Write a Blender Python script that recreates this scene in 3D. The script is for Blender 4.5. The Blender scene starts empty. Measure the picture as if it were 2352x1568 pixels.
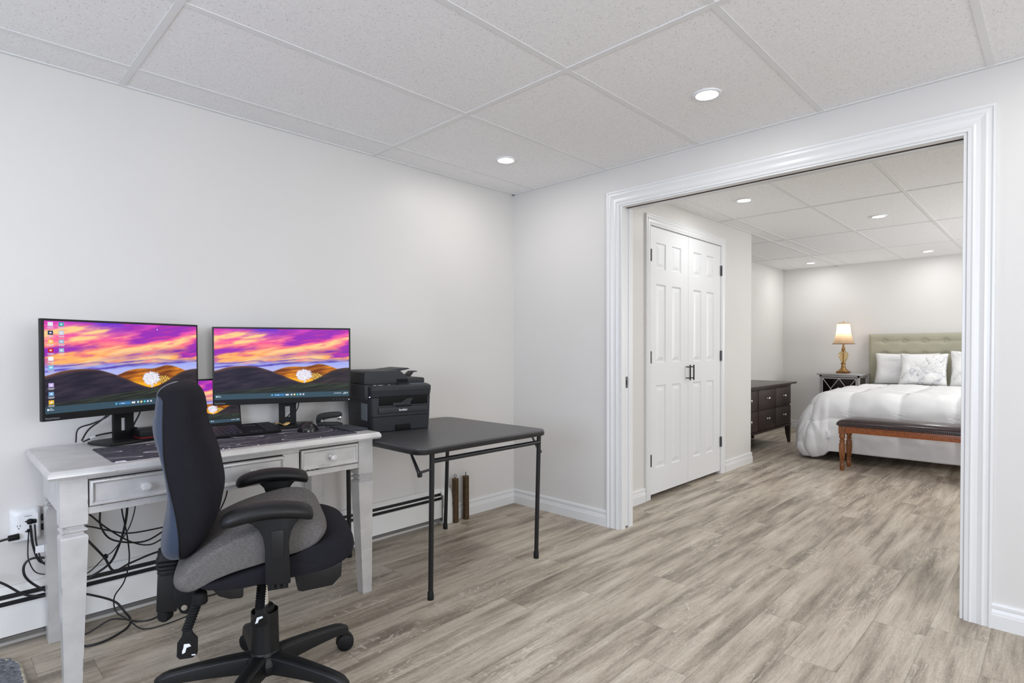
import bpy, bmesh, math, random
from math import sin, cos, pi, radians as rad, sqrt, atan2
from mathutils import Vector, Matrix, noise

random.seed(7)
SC = bpy.context.scene
COL = SC.collection

# ---------------------------------------------------------------- camera, world, exposure
cam_d = bpy.data.cameras.new('camera')
cam_d.sensor_width = 36.0
cam_d.lens = 1295.4257 / 2352 * 36.0
cam_d.shift_y = 36.2488 / 2352
cam_d.clip_start = 0.05
cam_d.clip_end = 60
cam = bpy.data.objects.new('camera', cam_d)
COL.objects.link(cam)
_yaw, _pit, _rol = 0.7722, -0.0147, -0.0024
_F = Vector((cos(_yaw) * cos(_pit), sin(_yaw) * cos(_pit), sin(_pit)))
_R = Vector((sin(_yaw), -cos(_yaw), 0))
_U = _R.cross(_F)
_R2 = _R * cos(_rol) + _U * sin(_rol)
_U2 = -_R * sin(_rol) + _U * cos(_rol)
M = Matrix((_R2, _U2, -_F)).transposed().to_4x4()
M.translation = Vector((-2.9531, -2.8599, 1.1189))
cam.matrix_world = M
SC.camera = cam

w = bpy.data.worlds.new('world')
SC.world = w
w.use_nodes = True
w.node_tree.nodes['Background'].inputs[0].default_value = (0.62, 0.75, 1.0, 1)
w.node_tree.nodes['Background'].inputs[1].default_value = 1.0

SC.view_settings.view_transform = 'Standard'
SC.view_settings.look = 'None'
SC.view_settings.gamma = 1
SC.view_settings.use_curve_mapping = False
SC.view_settings.exposure = 0.06
SC.cycles.max_bounces = 8
SC.cycles.diffuse_bounces = 5
SC.cycles.adaptive_threshold = 0.02
SC.cycles.glossy_bounces = 4
SC.cycles.sample_clamp_indirect = 4

LAMP_W = 2.9      # watts of each recessed ceiling lamp
WIN_FILL_W = 40.0       # base watts of the left window daylight and the added fill windows
H = 2.233         # ceiling height
MAIN_LIGHTS = [(-0.578, -0.50), (-0.566, -1.735), (-3.62, -0.50), (-3.02, -1.735), (-0.57, -2.95), (-3.02, -2.95),
               (-1.79, -3.56), (-0.57, -4.2), (-3.02, -4.2), (-4.24, -2.35)]
BED_FILL_Y = -4.17
BED_LIGHTS = [(1.322, -1.139), (2.649, -1.742), (5.066, -1.747), (5.076, -0.50), (1.35, -2.97), (2.65, -3.3), (5.07, -3.1)]


def area(name, loc, rot, sx, sy, watts, color, shape='RECTANGLE', spread=pi):
    l = bpy.data.lights.new(name, 'AREA')
    l.shape = shape
    l.size = sx
    if shape in ('RECTANGLE', 'ELLIPSE'):
        l.size_y = sy
    l.energy = watts
    l.color = color
    l.spread = spread
    o = bpy.data.objects.new(name, l)
    o.location = loc
    o.rotation_euler = rot
    COL.objects.link(o)
    return o


# window daylight on the left wall (x = -5) behind the camera's left shoulder; rear and bedroom ones are added, unseen fill
area('window_and_fill_light', (-4.97, -2.45, 1.35), (0, rad(-90), 0), 1.1, 1.5, WIN_FILL_W * 1.55, (0.70, 0.80, 1.0))
area('window_and_fill_light', (-2.6, -5.97, 1.35), (rad(90), 0, 0), 2.2, 1.1, WIN_FILL_W * 1.55, (0.93, 0.96, 1.0))
area('window_and_fill_light', (3.4, BED_FILL_Y, 1.45), (rad(90), 0, 0), 2.0, 1.0, WIN_FILL_W * 1.15, (1.0, 0.99, 0.97))
for (x, y) in MAIN_LIGHTS:
    area('recessed_lamp_light', (x, y, H - 0.009), (0, 0, 0), 0.09, 0.09, LAMP_W, (1.0, 0.972, 0.935), 'DISK')
for (x, y) in BED_LIGHTS:
    area('recessed_lamp_light', (x, y, H - 0.009), (0, 0, 0), 0.09, 0.09, LAMP_W * 1.25, (0.985, 0.99, 1.0), 'DISK')


# ---------------------------------------------------------------- materials
def srgb(r, g, b):
    f = lambda c: ((c / 255) / 12.92 if c / 255 <= 0.04045 else (((c / 255) + 0.055) / 1.055) ** 2.4)
    return (f(r), f(g), f(b), 1)


class NT:
    def __init__(self, name):
        self.m = bpy.data.materials.new(name)
        self.m.use_nodes = True
        self.t = self.m.node_tree
        self.p = self.t.nodes['Principled BSDF']

    def n(self, typ, **kw):
        nd = self.t.nodes.new(typ)
        for k, v in kw.items():
            setattr(nd, k, v)
        return nd

    def l(self, a, b):
        self.t.links.new(a, b)

    def math(self, op, a, b=None, c=None):
        nd = self.n('ShaderNodeMath', operation=op)
        for i, v in enumerate((a, b, c)):
            if v is None:
                continue
            if isinstance(v, (int, float)):
                nd.inputs[i].default_value = v
            else:
                self.l(v, nd.inputs[i])
        return nd.outputs[0]

    def coord(self, which='Object'):
        return self.n('ShaderNodeTexCoord').outputs[which]

    def mapping(self, vec, scale=(1, 1, 1), loc=(0, 0, 0), rot=(0, 0, 0)):
        nd = self.n('ShaderNodeMapping')
        self.l(vec, nd.inputs[0])
        nd.inputs['Scale'].default_value = scale
        nd.inputs['Location'].default_value = loc
        nd.inputs['Rotation'].default_value = rot
        return nd.outputs[0]

    def noise(self, vec, scale, detail=3, rough=0.5, dist=0.0):
        nd = self.n('ShaderNodeTexNoise')
        self.l(vec, nd.inputs['Vector'])
        nd.inputs['Scale'].default_value = scale
        nd.inputs['Detail'].default_value = detail
        nd.inputs['Roughness'].default_value = rough
        nd.inputs['Distortion'].default_value = dist
        return nd.outputs[0]

    def ramp(self, fac, stops):
        nd = self.n('ShaderNodeValToRGB')
        self.l(fac, nd.inputs[0])
        e = nd.color_ramp.elements
        e[0].position, e[0].color = stops[0]
        e[1].position, e[1].color = stops[-1]
        for p_, c_ in stops[1:-1]:
            x = e.new(p_)
            x.color = c_
        return nd.outputs[0]

    def mix(self, fac, a, b, blend='MIX'):
        nd = self.n('ShaderNodeMix', data_type='RGBA', blend_type=blend)
        for s, v in ((0, fac), (6, a), (7, b)):
            if isinstance(v, (int, float)):
                nd.inputs[s].default_value = v
            elif isinstance(v, tuple):
                nd.inputs[s].default_value = v
            else:
                self.l(v, nd.inputs[s])
        return nd.outputs[2]

    def bump(self, h, strength=0.3, dist=0.002):
        nd = self.n('ShaderNodeBump')
        self.l(h, nd.inputs['Height'])
        nd.inputs['Strength'].default_value = strength
        nd.inputs['Distance'].default_value = dist
        self.l(nd.outputs[0], self.p.inputs['Normal'])

    def base(self, c):
        if isinstance(c, tuple):
            self.p.inputs['Base Color'].default_value = c
        else:
            self.l(c, self.p.inputs['Base Color'])

    def set(self, **kw):
        for k, v in kw.items():
            self.p.inputs[k.replace('_', ' ')].default_value = v


def simple(name, col, rough=0.5, metal=0.0, spec=0.5, var=0.06, vscale=8, bump=0.0, bscale=400, bdist=0.0006):
    """a plain surface with slight procedural variation of tone and a fine grain"""
    k = NT(name)
    v = k.coord()
    nz = k.noise(v, vscale, 4)
    lo = tuple(max(0, c * (1 - var)) for c in col[:3]) + (1,)
    hi = tuple(min(1, c * (1 + var)) for c in col[:3]) + (1,)
    k.base(k.ramp(nz, [(0.3, lo), (0.7, hi)]))
    k.set(Roughness=rough, Metallic=metal)
    k.p.inputs['Specular IOR Level'].default_value = spec
    if bump > 0:
        k.bump(k.noise(v, bscale, 2), bump, bdist)
    return k.m


def emis(name, col, strength):
    k = NT(name)
    k.base((0, 0, 0, 1))
    k.p.inputs['Emission Color'].default_value = col
    k.p.inputs['Emission Strength'].default_value = strength
    return k.m


MAT = {}
MAT['wall'] = simple('wall_paint', srgb(215, 213, 210), 0.42, var=0.01, vscale=2, bump=0.12, bscale=180, bdist=0.0004, spec=0.35)
MAT['trim'] = simple('trim_paint', srgb(224, 225, 225), 0.32, var=0.008, vscale=3)
MAT['door'] = simple('door_paint', srgb(226, 227, 228), 0.36, var=0.008, vscale=3)
MAT['heater'] = simple('heater_enamel', srgb(226, 226, 224), 0.35, var=0.02, vscale=6)
MAT['heater_dark'] = simple('heater_slot_shade', srgb(20, 20, 23), 0.6)
MAT['heater_strip'] = simple('heater_strip', srgb(130, 130, 130), 0.35, metal=0.7)
MAT['brown'] = simple('track_brown', srgb(90, 70, 58), 0.6)
MAT['black_plastic'] = simple('black_plastic', srgb(15, 16, 18), 0.45, spec=0.36, var=0.1, bump=0.25, bscale=900)
MAT['black_gloss'] = simple('black_gloss', srgb(22, 23, 26), 0.22)
MAT['black_matte'] = simple('black_matte', srgb(13, 14, 16), 0.6, spec=0.3, bump=0.2, bscale=700)
MAT['keycap'] = simple('keycap', srgb(44, 45, 52), 0.35)
MAT['cable'] = simple('cable_rubber', srgb(20, 21, 24), 0.4)
MAT['printer'] = simple('printer_plastic', srgb(38, 40, 45), 0.5, spec=0.4, var=0.05, bump=0.35, bscale=900)
MAT['printer_dark'] = simple('printer_gap_shade', srgb(6, 6, 7), 0.6, spec=0.2)  # near-black painted as shade in slots, seams and recesses
MAT['printer_lt'] = simple('printer_label', srgb(104, 112, 120), 0.5)
MAT['white_plastic'] = simple('white_plastic', srgb(232, 234, 236), 0.3)
MAT['steel'] = simple('steel', srgb(200, 200, 200), 0.25, metal=1.0)
MAT['dark_steel'] = simple('dark_steel', srgb(95, 95, 98), 0.35, metal=0.9)
MAT['chrome'] = simple('chrome', srgb(225, 225, 225), 0.12, metal=1.0)
MAT['handle_black'] = simple('handle_black', srgb(26, 25, 25), 0.4)
MAT['tube_black'] = simple('table_frame_paint', srgb(21, 22, 25), 0.35, var=0.2, vscale=30)
MAT['espresso'] = simple('espresso_wood', srgb(52, 39, 36), 0.32, var=0.15, vscale=20)
MAT['silver_frame'] = simple('silver_frame', srgb(178, 176, 173), 0.35, metal=0.5)
MAT['mirror_panel'] = simple('smoked_mirror', srgb(70, 62, 60), 0.08, metal=0.9)
MAT['gold'] = simple('antique_gold', srgb(160, 124, 76), 0.38, metal=0.6, var=0.35, vscale=60)
MAT['gold_dark'] = simple('antique_gold_base', srgb(120, 78, 40), 0.4, metal=0.4, var=0.3, vscale=50)
MAT['paper_yellow'] = simple('yellow_paper', srgb(224, 190, 120), 0.7)
MAT['sheet'] = simple('white_linen', srgb(233, 233, 233), 0.85, var=0.01, spec=0.2)
MAT['skirt'] = simple('bed_base_fabric', srgb(214, 206, 200), 0.85, var=0.02)
MAT['mat_edge'] = simple('pad_fabric', srgb(50, 54, 64), 0.8, var=0.2, vscale=60)
MAT['red'] = simple('red_plastic', srgb(150, 30, 30), 0.4)
MAT['worn_and_gap_shade'] = simple('bare_wood_and_gap_shade', srgb(44, 34, 30), 0.8, var=0.3, vscale=80)  # bare wood in the chips, painted shadow in the drawer gaps
MAT['rug_edge'] = simple('rug_binding', srgb(172, 164, 146), 0.9, var=0.2, vscale=50)
MAT['ink'] = simple('white_print', srgb(225, 228, 232), 0.5)
MAT['ink_grey'] = simple('grey_print', srgb(140, 144, 150), 0.5)
MAT['lens'] = emis('lamp_lens_glow', (1.0, 0.97, 0.93, 1), 9.0)
MAT['bulb'] = emis('bulb_glow', (1.0, 0.92, 0.80, 1), 6.0)
MAT['led'] = emis('power_led', (0.7, 0.85, 1.0, 1), 2.0)


def mk_ceiling():
    k = NT('ceiling_tile')
    v = k.coord()
    vo = k.n('ShaderNodeTexVoronoi')
    k.l(k.mapping(v, (1, 1, 0.0)), vo.inputs['Vector'])
    vo.inputs['Scale'].default_value = 150
    pick = k.n('ShaderNodeSeparateColor')
    k.l(vo.outputs['Color'], pick.inputs[0])
    thr = k.math('MULTIPLY', k.math('POWER', pick.outputs[0], 3.0), 0.30)
    dot = k.math('LESS_THAN', vo.outputs['Distance'], thr)
    vo2 = k.n('ShaderNodeTexVoronoi')
    k.l(k.mapping(v, (0.75, 1.2, 0.0), rot=(0, 0, 0.5)), vo2.inputs['Vector'])
    vo2.inputs['Scale'].default_value = 260
    p2 = k.n('ShaderNodeSeparateColor')
    k.l(vo2.outputs['Color'], p2.inputs[0])
    dot2 = k.math('LESS_THAN', vo2.outputs['Distance'], k.math('MULTIPLY', k.math('POWER', p2.outputs[1], 3.0), 0.32))
    d = k.math('MAXIMUM', dot, k.math('MULTIPLY', dot2, 0.35))
    nz = k.noise(v, 90, 4, 0.6)
    c0 = k.ramp(nz, [(0.35, srgb(238, 238, 239)), (0.65, srgb(246, 246, 246))])
    k.base(k.mix(k.math('MULTIPLY', d, 0.8), c0, srgb(132, 132, 135)))
    k.set(Roughness=0.95)
    k.bump(k.math('SUBTRACT', nz, d), 0.2, 0.001)
    return k.m


def mk_floor():
    k = NT('floor_planks')
    v = k.coord()
    sx = k.n('ShaderNodeSeparateXYZ')
    k.l(v, sx.inputs[0])
    X, Y = sx.outputs[0], sx.outputs[1]
    W, L = 0.178, 1.22
    row = k.math('FLOOR', k.math('DIVIDE', Y, W))
    wn = k.n('ShaderNodeTexWhiteNoise', noise_dimensions='1D')
    k.l(row, wn.inputs['W'])
    xo = k.math('ADD', X, k.math('MULTIPLY', wn.outputs[0], L * 3))
    col = k.math('FLOOR', k.math('DIVIDE', xo, L))
    idv = k.n('ShaderNodeCombineXYZ')
    k.l(row, idv.inputs[0])
    k.l(col, idv.inputs[1])
    wid = k.n('ShaderNodeTexWhiteNoise', noise_dimensions='3D')
    k.l(idv.outputs[0], wid.inputs['Vector'])
    ID = wid.outputs[0]
    # local coordinates shifted per plank
    off = k.math('MULTIPLY', ID, 53.0)
    lc = k.n('ShaderNodeCombineXYZ')
    k.l(k.math('ADD', xo, off), lc.inputs[0])
    k.l(k.math('ADD', Y, off), lc.inputs[1])
    k.l(off, lc.inputs[2])
    P = lc.outputs[0]
    streak = k.noise(k.mapping(P, (1.0, 9, 1)), 1.5, 9, 0.62, 0.2)
    fine = k.noise(k.mapping(P, (5, 150, 1)), 1.0, 4, 0.7)
    saw = k.noise(k.mapping(P, (170, 9, 1)), 1.0, 3, 0.7)
    patch = k.noise(k.mapping(P, (1.3, 5, 1)), 2.2, 3, 0.5)
    c = k.ramp(streak, [(0.33, srgb(98, 87, 74)), (0.43, srgb(146, 134, 117)), (0.53, srgb(186, 174, 156)), (0.67, srgb(214, 204, 187))])
    c = k.mix(0.16, c, k.ramp(ID, [(0.0, srgb(158, 145, 131)), (1.0, srgb(210, 198, 184))]))
    c = k.mix(k.math('MULTIPLY', k.ramp(fine, [(0.40, (1, 1, 1, 1)), (0.58, (0, 0, 0, 1))]), 0.22), c, srgb(96, 86, 78))
    c = k.mix(k.math('MULTIPLY', k.math('MULTIPLY', k.ramp(saw, [(0.54, (0, 0, 0, 1)), (0.70, (1, 1, 1, 1))]), k.ramp(patch, [(0.45, (0, 0, 0, 1)), (0.6, (1, 1, 1, 1))])), 0.35), c, srgb(210, 202, 190))
    speck = k.noise(k.mapping(P, (60, 420, 1)), 1.0, 3, 0.7)
    c = k.mix(k.math('MULTIPLY', k.ramp(speck, [(0.5, (0, 0, 0, 1)), (0.66, (1, 1, 1, 1))]), 0.3), c, srgb(108, 98, 88))
    c = k.mix(k.math('MULTIPLY', k.ramp(speck, [(0.34, (1, 1, 1, 1)), (0.5, (0, 0, 0, 1))]), 0.22), c, srgb(214, 206, 192))
    # cathedral growth rings, shown as thin pale contour lines of a stretched noise
    g = k.noise(k.mapping(P, (1.6, 7, 1)), 1.0, 3, 0.5, 0.4)
    fr = k.math('FRACT', k.math('MULTIPLY', g, 17.0))
    line = k.math('LESS_THAN', k.math('ABSOLUTE', k.math('SUBTRACT', fr, 0.5)), 0.11)
    mask = k.ramp(k.noise(k.mapping(P, (1.0, 2.5, 1), loc=(9, 3, 1)), 1.6, 2), [(0.50, (0, 0, 0, 1)), (0.62, (1, 1, 1, 1))])
    brk = k.ramp(k.noise(P, 60, 2), [(0.35, (0, 0, 0, 1)), (0.6, (1, 1, 1, 1))])
    c = k.mix(k.math('MULTIPLY', k.math('MULTIPLY', line, mask), k.math('MULTIPLY', brk, 0.6)), c, srgb(212, 203, 190))
    # joints
    fy = k.math('FRACT', k.math('DIVIDE', Y, W))
    fx = k.math('FRACT', k.math('DIVIDE', xo, L))
    jy = k.math('LESS_THAN', k.math('MINIMUM', fy, k.math('SUBTRACT', 1.0, fy)), 0.006)
    jx = k.math('LESS_THAN', k.math('MINIMUM', fx, k.math('SUBTRACT', 1.0, fx)), 0.0011)
    j = k.math('MAXIMUM', jy, jx)
    c = k.mix(k.math('MULTIPLY', j, 0.38), c, srgb(80, 72, 66))
    k.base(c)
    k.set(Roughness=0.42)
    k.p.inputs['Specular IOR Level'].default_value = 0.4
    k.bump(k.math('SUBTRACT', k.math('MULTIPLY', fine, 0.5), k.math('MULTIPLY', j, 1.5)), 0.25, 0.001)
    return k.m


def mk_desk():
    k = NT('desk_paint')
    v = k.coord()
    nz = k.noise(v, 12, 4)
    c = k.ramp(nz, [(0.3, srgb(190, 190, 190)), (0.7, srgb(208, 207, 206))])
    sc = k.noise(k.mapping(v, (2, 14, 30)), 3.0, 4, 0.6)
    c = k.mix(k.math('MULTIPLY', k.ramp(sc, [(0.66, (0, 0, 0, 1)), (0.70, (1, 1, 1, 1))]), 0.5), c, srgb(226, 226, 226))
    bev = k.n('ShaderNodeBevel')
    bev.inputs['Radius'].default_value = 0.004
    geo = k.n('ShaderNodeNewGeometry')
    dt = k.n('ShaderNodeVectorMath', operation='DOT_PRODUCT')
    k.l(bev.outputs[0], dt.inputs[0])
    k.l(geo.outputs['Normal'], dt.inputs[1])
    wear = k.math('MULTIPLY', k.math('LESS_THAN', dt.outputs['Value'], 0.96), k.math('GREATER_THAN', k.noise(v, 22, 4, 0.7), 0.60))
    c = k.mix(k.math('MULTIPLY', wear, 0.8), c, srgb(72, 60, 54))
    k.base(c)
    k.set(Roughness=0.35, Metallic=0.28)
    k.bump(k.noise(k.mapping(v, (4, 60, 60)), 3, 3), 0.15, 0.001)
    return k.m


def mk_fabric(name, c1, c2, scale, rough=0.95, bump=0.5, stretch=(1, 1, 1), sheen=0.0):
    k = NT(name)
    v = k.coord()
    nz = k.noise(k.mapping(v, stretch), scale, 5, 0.75)
    k.base(k.ramp(nz, [(0.35, c1), (0.65, c2)]))
    k.set(Roughness=rough)
    k.p.inputs['Specular IOR Level'].default_value = 0.2
    k.p.inputs['Sheen Weight'].default_value = sheen
    k.bump(nz, bump, 0.001)
    return k.m


def mk_wood(name, c1, c2, stretch=(6, 1, 6), rough=0.3):
    k = NT(name)
    v = k.coord()
    nz = k.noise(k.mapping(v, stretch), 8, 4, 0.6, 0.4)
    k.base(k.ramp(nz, [(0.3, c1), (0.7, c2)]))
    k.set(Roughness=rough)
    return k.m


def mk_deskmat():
    k = NT('topographic_mat')
    v = k.coord()
    g = k.noise(k.mapping(v, (0.62, 1.5, 1), loc=(3.1, 1.7, 0)), 5.0, 1.0, 0.4, 0.7)
    fr = k.math('FRACT', k.math('MULTIPLY', g, 22.0))
    thin = k.math('LESS_THAN', k.math('ABSOLUTE', k.math('SUBTRACT', fr, 0.5)), 0.05)
    fr2 = k.math('FRACT', k.math('MULTIPLY', g, 4.4))
    bold = k.math('LESS_THAN', k.math('ABSOLUTE', k.math('SUBTRACT', fr2, 0.5)), 0.016)
    c = k.mix(k.math('MULTIPLY', thin, 0.42), srgb(50, 50, 62), srgb(150, 150, 160))
    c = k.mix(bold, c, srgb(226, 226, 230))
    k.base(c)
    k.set(Roughness=0.75)
    return k.m


def mk_pillow_print():
    k = NT('floral_print_linen')
    v = k.coord()
    g = k.noise(v, 11.0, 1.0, 0.4, 0.6)
    fr = k.math('FRACT', k.math('MULTIPLY', g, 8.0))
    ln = k.math('LESS_THAN', k.math('ABSOLUTE', k.math('SUBTRACT', fr, 0.5)), 0.085)
    vo = k.n('ShaderNodeTexVoronoi', feature='DISTANCE_TO_EDGE')
    k.l(k.mapping(v, (1, 1, 1)), vo.inputs['Vector'])
    vo.inputs['Scale'].default_value = 14
    ed = k.math('LESS_THAN', vo.outputs['Distance'], 0.06)
    m = k.ramp(k.noise(v, 6.0, 2, 0.5), [(0.47, (0, 0, 0, 1)), (0.56, (1, 1, 1, 1))])
    m2 = k.ramp(k.noise(v, 4.5, 2, 0.5, 1.0), [(0.52, (0, 0, 0, 1)), (0.58, (1, 1, 1, 1))])
    c = k.mix(k.math('MULTIPLY', m2, 0.35), srgb(232, 232, 231), srgb(196, 198, 206))
    c = k.mix(k.math('MULTIPLY', k.math('MULTIPLY', ln, m), 0.6), c, srgb(150, 152, 160))
    c = k.mix(k.math('MULTIPLY', k.math('MULTIPLY', ed, m2), 0.5), c, srgb(150, 152, 160))
    k.base(c)
    k.set(Roughness=0.9)
    return k.m


def mk_shade():
    k = NT('lamp_shade_silk')
    k.base(srgb(196, 168, 136))
    k.set(Roughness=0.8)
    k.p.inputs['Transmission Weight'].default_value = 0.0
    tr = k.n('ShaderNodeBsdfTranslucent')
    tr.inputs[0].default_value = srgb(214, 194, 166)
    mx = k.n('ShaderNodeMixShader')
    mx.inputs[0].default_value = 0.42
    out = k.t.nodes['Material Output']
    k.l(k.p.outputs[0], mx.inputs[1])
    k.l(tr.outputs[0], mx.inputs[2])
    k.l(mx.outputs[0], out.inputs[0])
    return k.m


def mk_glass(name, col, rough=0.02, ior=1.5, tw=1.0):
    k = NT(name)
    k.base(col)
    k.set(Roughness=rough, IOR=ior)
    k.p.inputs['Transmission Weight'].default_value = tw
    return k.m


def mk_screen():
    k = NT('screen_picture')
    a = k.n('ShaderNodeVertexColor', layer_name='Col')
    k.base((0.01, 0.01, 0.012, 1))
    k.set(Roughness=0.5)
    k.p.inputs['Specular IOR Level'].default_value = 0.12
    k.l(a.outputs[0], k.p.inputs['Emission Color'])
    k.p.inputs['Emission Strength'].default_value = 1.0
    return k.m


def mk_leather_top():
    k = NT('vinyl_tabletop')
    v = k.coord()
    nz = k.noise(v, 260, 3, 0.6)
    k.base(k.ramp(k.noise(v, 5, 3), [(0.3, srgb(60, 60, 62)), (0.7, srgb(70, 69, 70))]))
    k.set(Roughness=0.33)
    k.bump(nz, 0.35, 0.0012)
    return k.m


def mk_rug():
    k = NT('rug_pile')
    v = k.coord()
    nz = k.noise(k.mapping(v, (1, 2.2, 1)), 60, 4, 0.7)
    k.base(k.ramp(nz, [(0.3, srgb(74, 78, 86)), (0.7, srgb(150, 154, 160))]))
    k.set(Roughness=1.0)
    k.bump(nz, 1.0, 0.01)
    return k.m


def mk_shadowless_crystal():
    return mk_glass('crystal_glass', srgb(250, 250, 250), 0.02, 1.5, .5)


MAT['ceiling'] = mk_ceiling()
MAT['grid'] = simple('ceiling_grid_metal', srgb(230, 231, 231), 0.45, var=0.01)
MAT['floor'] = mk_floor()
MAT['desk'] = mk_desk()
MAT['chair_fabric'] = mk_fabric('chair_weave', srgb(19, 18, 23), srgb(34, 33, 40), 700, sheen=0.0)
MAT['chair_shell'] = mk_fabric('chair_back_weave_daylit', srgb(38, 46, 60), srgb(60, 72, 94), 800, rough=0.5, sheen=0.15)  # blue daylight tint painted into the shell's weave colour
MAT['grey_fabric'] = mk_fabric('grey_heather', srgb(74, 72, 72), srgb(112, 109, 107), 300, stretch=(.35, .35, 2.5), bump=0.25)
MAT['head_fabric'] = mk_fabric('sage_linen', srgb(158, 155, 136), srgb(178, 175, 156), 260, bump=0.3)
MAT['bench_wood'] = mk_wood('bench_wood', srgb(128, 66, 32), srgb(178, 104, 56), (1, 10, 10))
MAT['bench_leg'] = mk_wood('bench_leg_wood', srgb(108, 62, 30), srgb(160, 102, 56), (8, 8, 1))
MAT['leather'] = simple('brown_leather', srgb(54, 40, 40), 0.24, var=0.2, vscale=10, bump=0.1, bscale=200)
MAT['bronze'] = simple('bronze', srgb(88, 70, 48), 0.45, metal=0.5, var=0.25, vscale=40)
MAT['deskmat'] = mk_deskmat()
MAT['pillow_print'] = mk_pillow_print()
MAT['shade'] = mk_shade()
MAT['amber'] = mk_glass('amber_glass', srgb(238, 214, 160), 0.05, 1.3)
MAT['crystal'] = mk_shadowless_crystal()
MAT['screen'] = mk_screen()
MAT['vinyl'] = mk_leather_top()
MAT['rug'] = mk_rug()


# ---------------------------------------------------------------- mesh helpers
class MB:
    """collects shapes and links them as ONE mesh object"""
    def __init__(self):
        self.v, self.f, self.c = [], [], None

    def add(self, vs, fs):
        o = len(self.v)
        self.v += [tuple(p) for p in vs]
        self.f += [tuple(i + o for i in f) for f in fs]
        return self

    def box(self, x0, x1, y0, y1, z0, z1, mat=None):
        vs = [(x, y, z) for z in (z0, z1) for y in (y0, y1) for x in (x0, x1)]
        if mat is not None:
            vs = [tuple(mat @ Vector(p)) for p in vs]
        return self.add(vs, [(0, 2, 3, 1), (4, 5, 7, 6), (0, 1, 5, 4), (2, 6, 7, 3), (0, 4, 6, 2), (1, 3, 7, 5)])

    def rings(self, rings, cap=True, closed=True):
        n = len(rings[0])
        vs = [p for r in rings for p in r]
        fs = []
        for i in range(len(rings) - 1):
            for j in range(n if closed else n - 1):
                a, b = i * n + j, i * n + (j + 1) % n
                fs.append((a, b, b + n, a + n))
        if cap:
            fs.append(tuple(range(n))[::-1])
            fs.append(tuple(range((len(rings) - 1) * n, len(rings) * n)))
        return self.add(vs, fs)

    def cyl(self, p0, p1, r0, r1=None, n=20, cap=True):
        r1 = r0 if r1 is None else r1
        p0, p1 = Vector(p0), Vector(p1)
        d = (p1 - p0).normalized()
        a = d.orthogonal().normalized()
        b = d.cross(a)
        R = [[p + (a * cos(2 * pi * k / n) + b * sin(2 * pi * k / n)) * r for k in range(n)] for p, r in ((p0, r0), (p1, r1))]
        return self.rings(R, cap)

    def lathe(self, prof, c=(0, 0, 0), n=28, axis='Z', cap=True):
        c = Vector(c)
        R = []
        for r, h in prof:
            ring = []
            for k in range(n):
                x, y = r * cos(2 * pi * k / n), r * sin(2 * pi * k / n)
                ring.append(c + (Vector((x, y, h)) if axis == 'Z' else Vector((x, -h, y)) if axis == '-Y' else Vector((h, x, y))))
            R.append(ring)
        return self.rings(R, cap)

    def tube(self, pts, r, n=10, smooth=6, cap=True, flat=None):
        P = catmull(pts, smooth) if smooth else [Vector(p) for p in pts]
        up = None
        R = []
        for i, p in enumerate(P):
            t = (P[min(i + 1, len(P) - 1)] - P[max(i - 1, 0)]).normalized()
            if up is None:
                up = t.orthogonal().normalized()
            up = (up - t * up.dot(t))
            up = up.normalized() if up.length > 1e-6 else t.orthogonal().normalized()
            b = t.cross(up)
            rr = r(i / (len(P) - 1)) if callable(r) else r
            R.append([p + (up * cos(2 * pi * k / n) + b * sin(2 * pi * k / n)) * rr for k in range(n)])
        return self.rings(R, cap)

    def prism(self, poly, t0, t1, plane='XZ', mat=None):
        """polygon in a plane, extruded along the third axis from t0 to t1"""
        def P(a, b, t):
            p = {'XZ': (a, t, b), 'XY': (a, b, t), 'YZ': (t, a, b)}[plane]
            return tuple(mat @ Vector(p)) if mat is not None else p
        return self.rings([[P(a, b, t0) for a, b in poly], [P(a, b, t1) for a, b in poly]])

    def build(self, name, mat, parent=None, bevel=0.0, seg=2, smooth=True, sub=0, angle=38, loc=None, rot=None):
        me = bpy.data.meshes.new(name)
        me.from_pydata(self.v, [], self.f)
        bm = bmesh.new()
        bm.from_mesh(me)
        bmesh.ops.recalc_face_normals(bm, faces=bm.faces[:])
        if bevel > 0:
            ed = [e for e in bm.edges if len(e.link_faces) == 2 and e.calc_face_angle(0) > rad(30)]
            bmesh.ops.bevel(bm, geom=ed, offset=bevel, segments=seg, profile=0.6, affect='EDGES', clamp_overlap=True)
        bm.to_mesh(me)
        bm.free()
        if smooth:
            me.polygons.foreach_set('use_smooth', [True] * len(me.polygons))
            me.set_sharp_from_angle(angle=rad(angle))
        me.materials.append(MAT[mat] if isinstance(mat, str) else mat)
        o = bpy.data.objects.new(name, me)
        COL.objects.link(o)
        if parent is not None:
            o.parent = parent
        if loc is not None:
            o.location = loc
        if rot is not None:
            o.rotation_euler = rot
        if sub:
            s = o.modifiers.new('sub', 'SUBSURF')
            s.levels = s.render_levels = sub
        return o


def catmull(pts, k):
    P = [Vector(p) for p in pts]
    if len(P) < 3:
        return P
    out = []
    Q = [P[0] * 2 - P[1]] + P + [P[-1] * 2 - P[-2]]
    for i in range(1, len(Q) - 2):
        a, b, c, d = Q[i - 1:i + 3]
        for j in range(k):
            t = j / k
            out.append(0.5 * ((2 * b) + (c - a) * t + (2 * a - 5 * b + 4 * c - d) * t * t + (3 * b - 3 * c + d - a) * t ** 3))
    out.append(P[-1])
    return out


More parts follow.
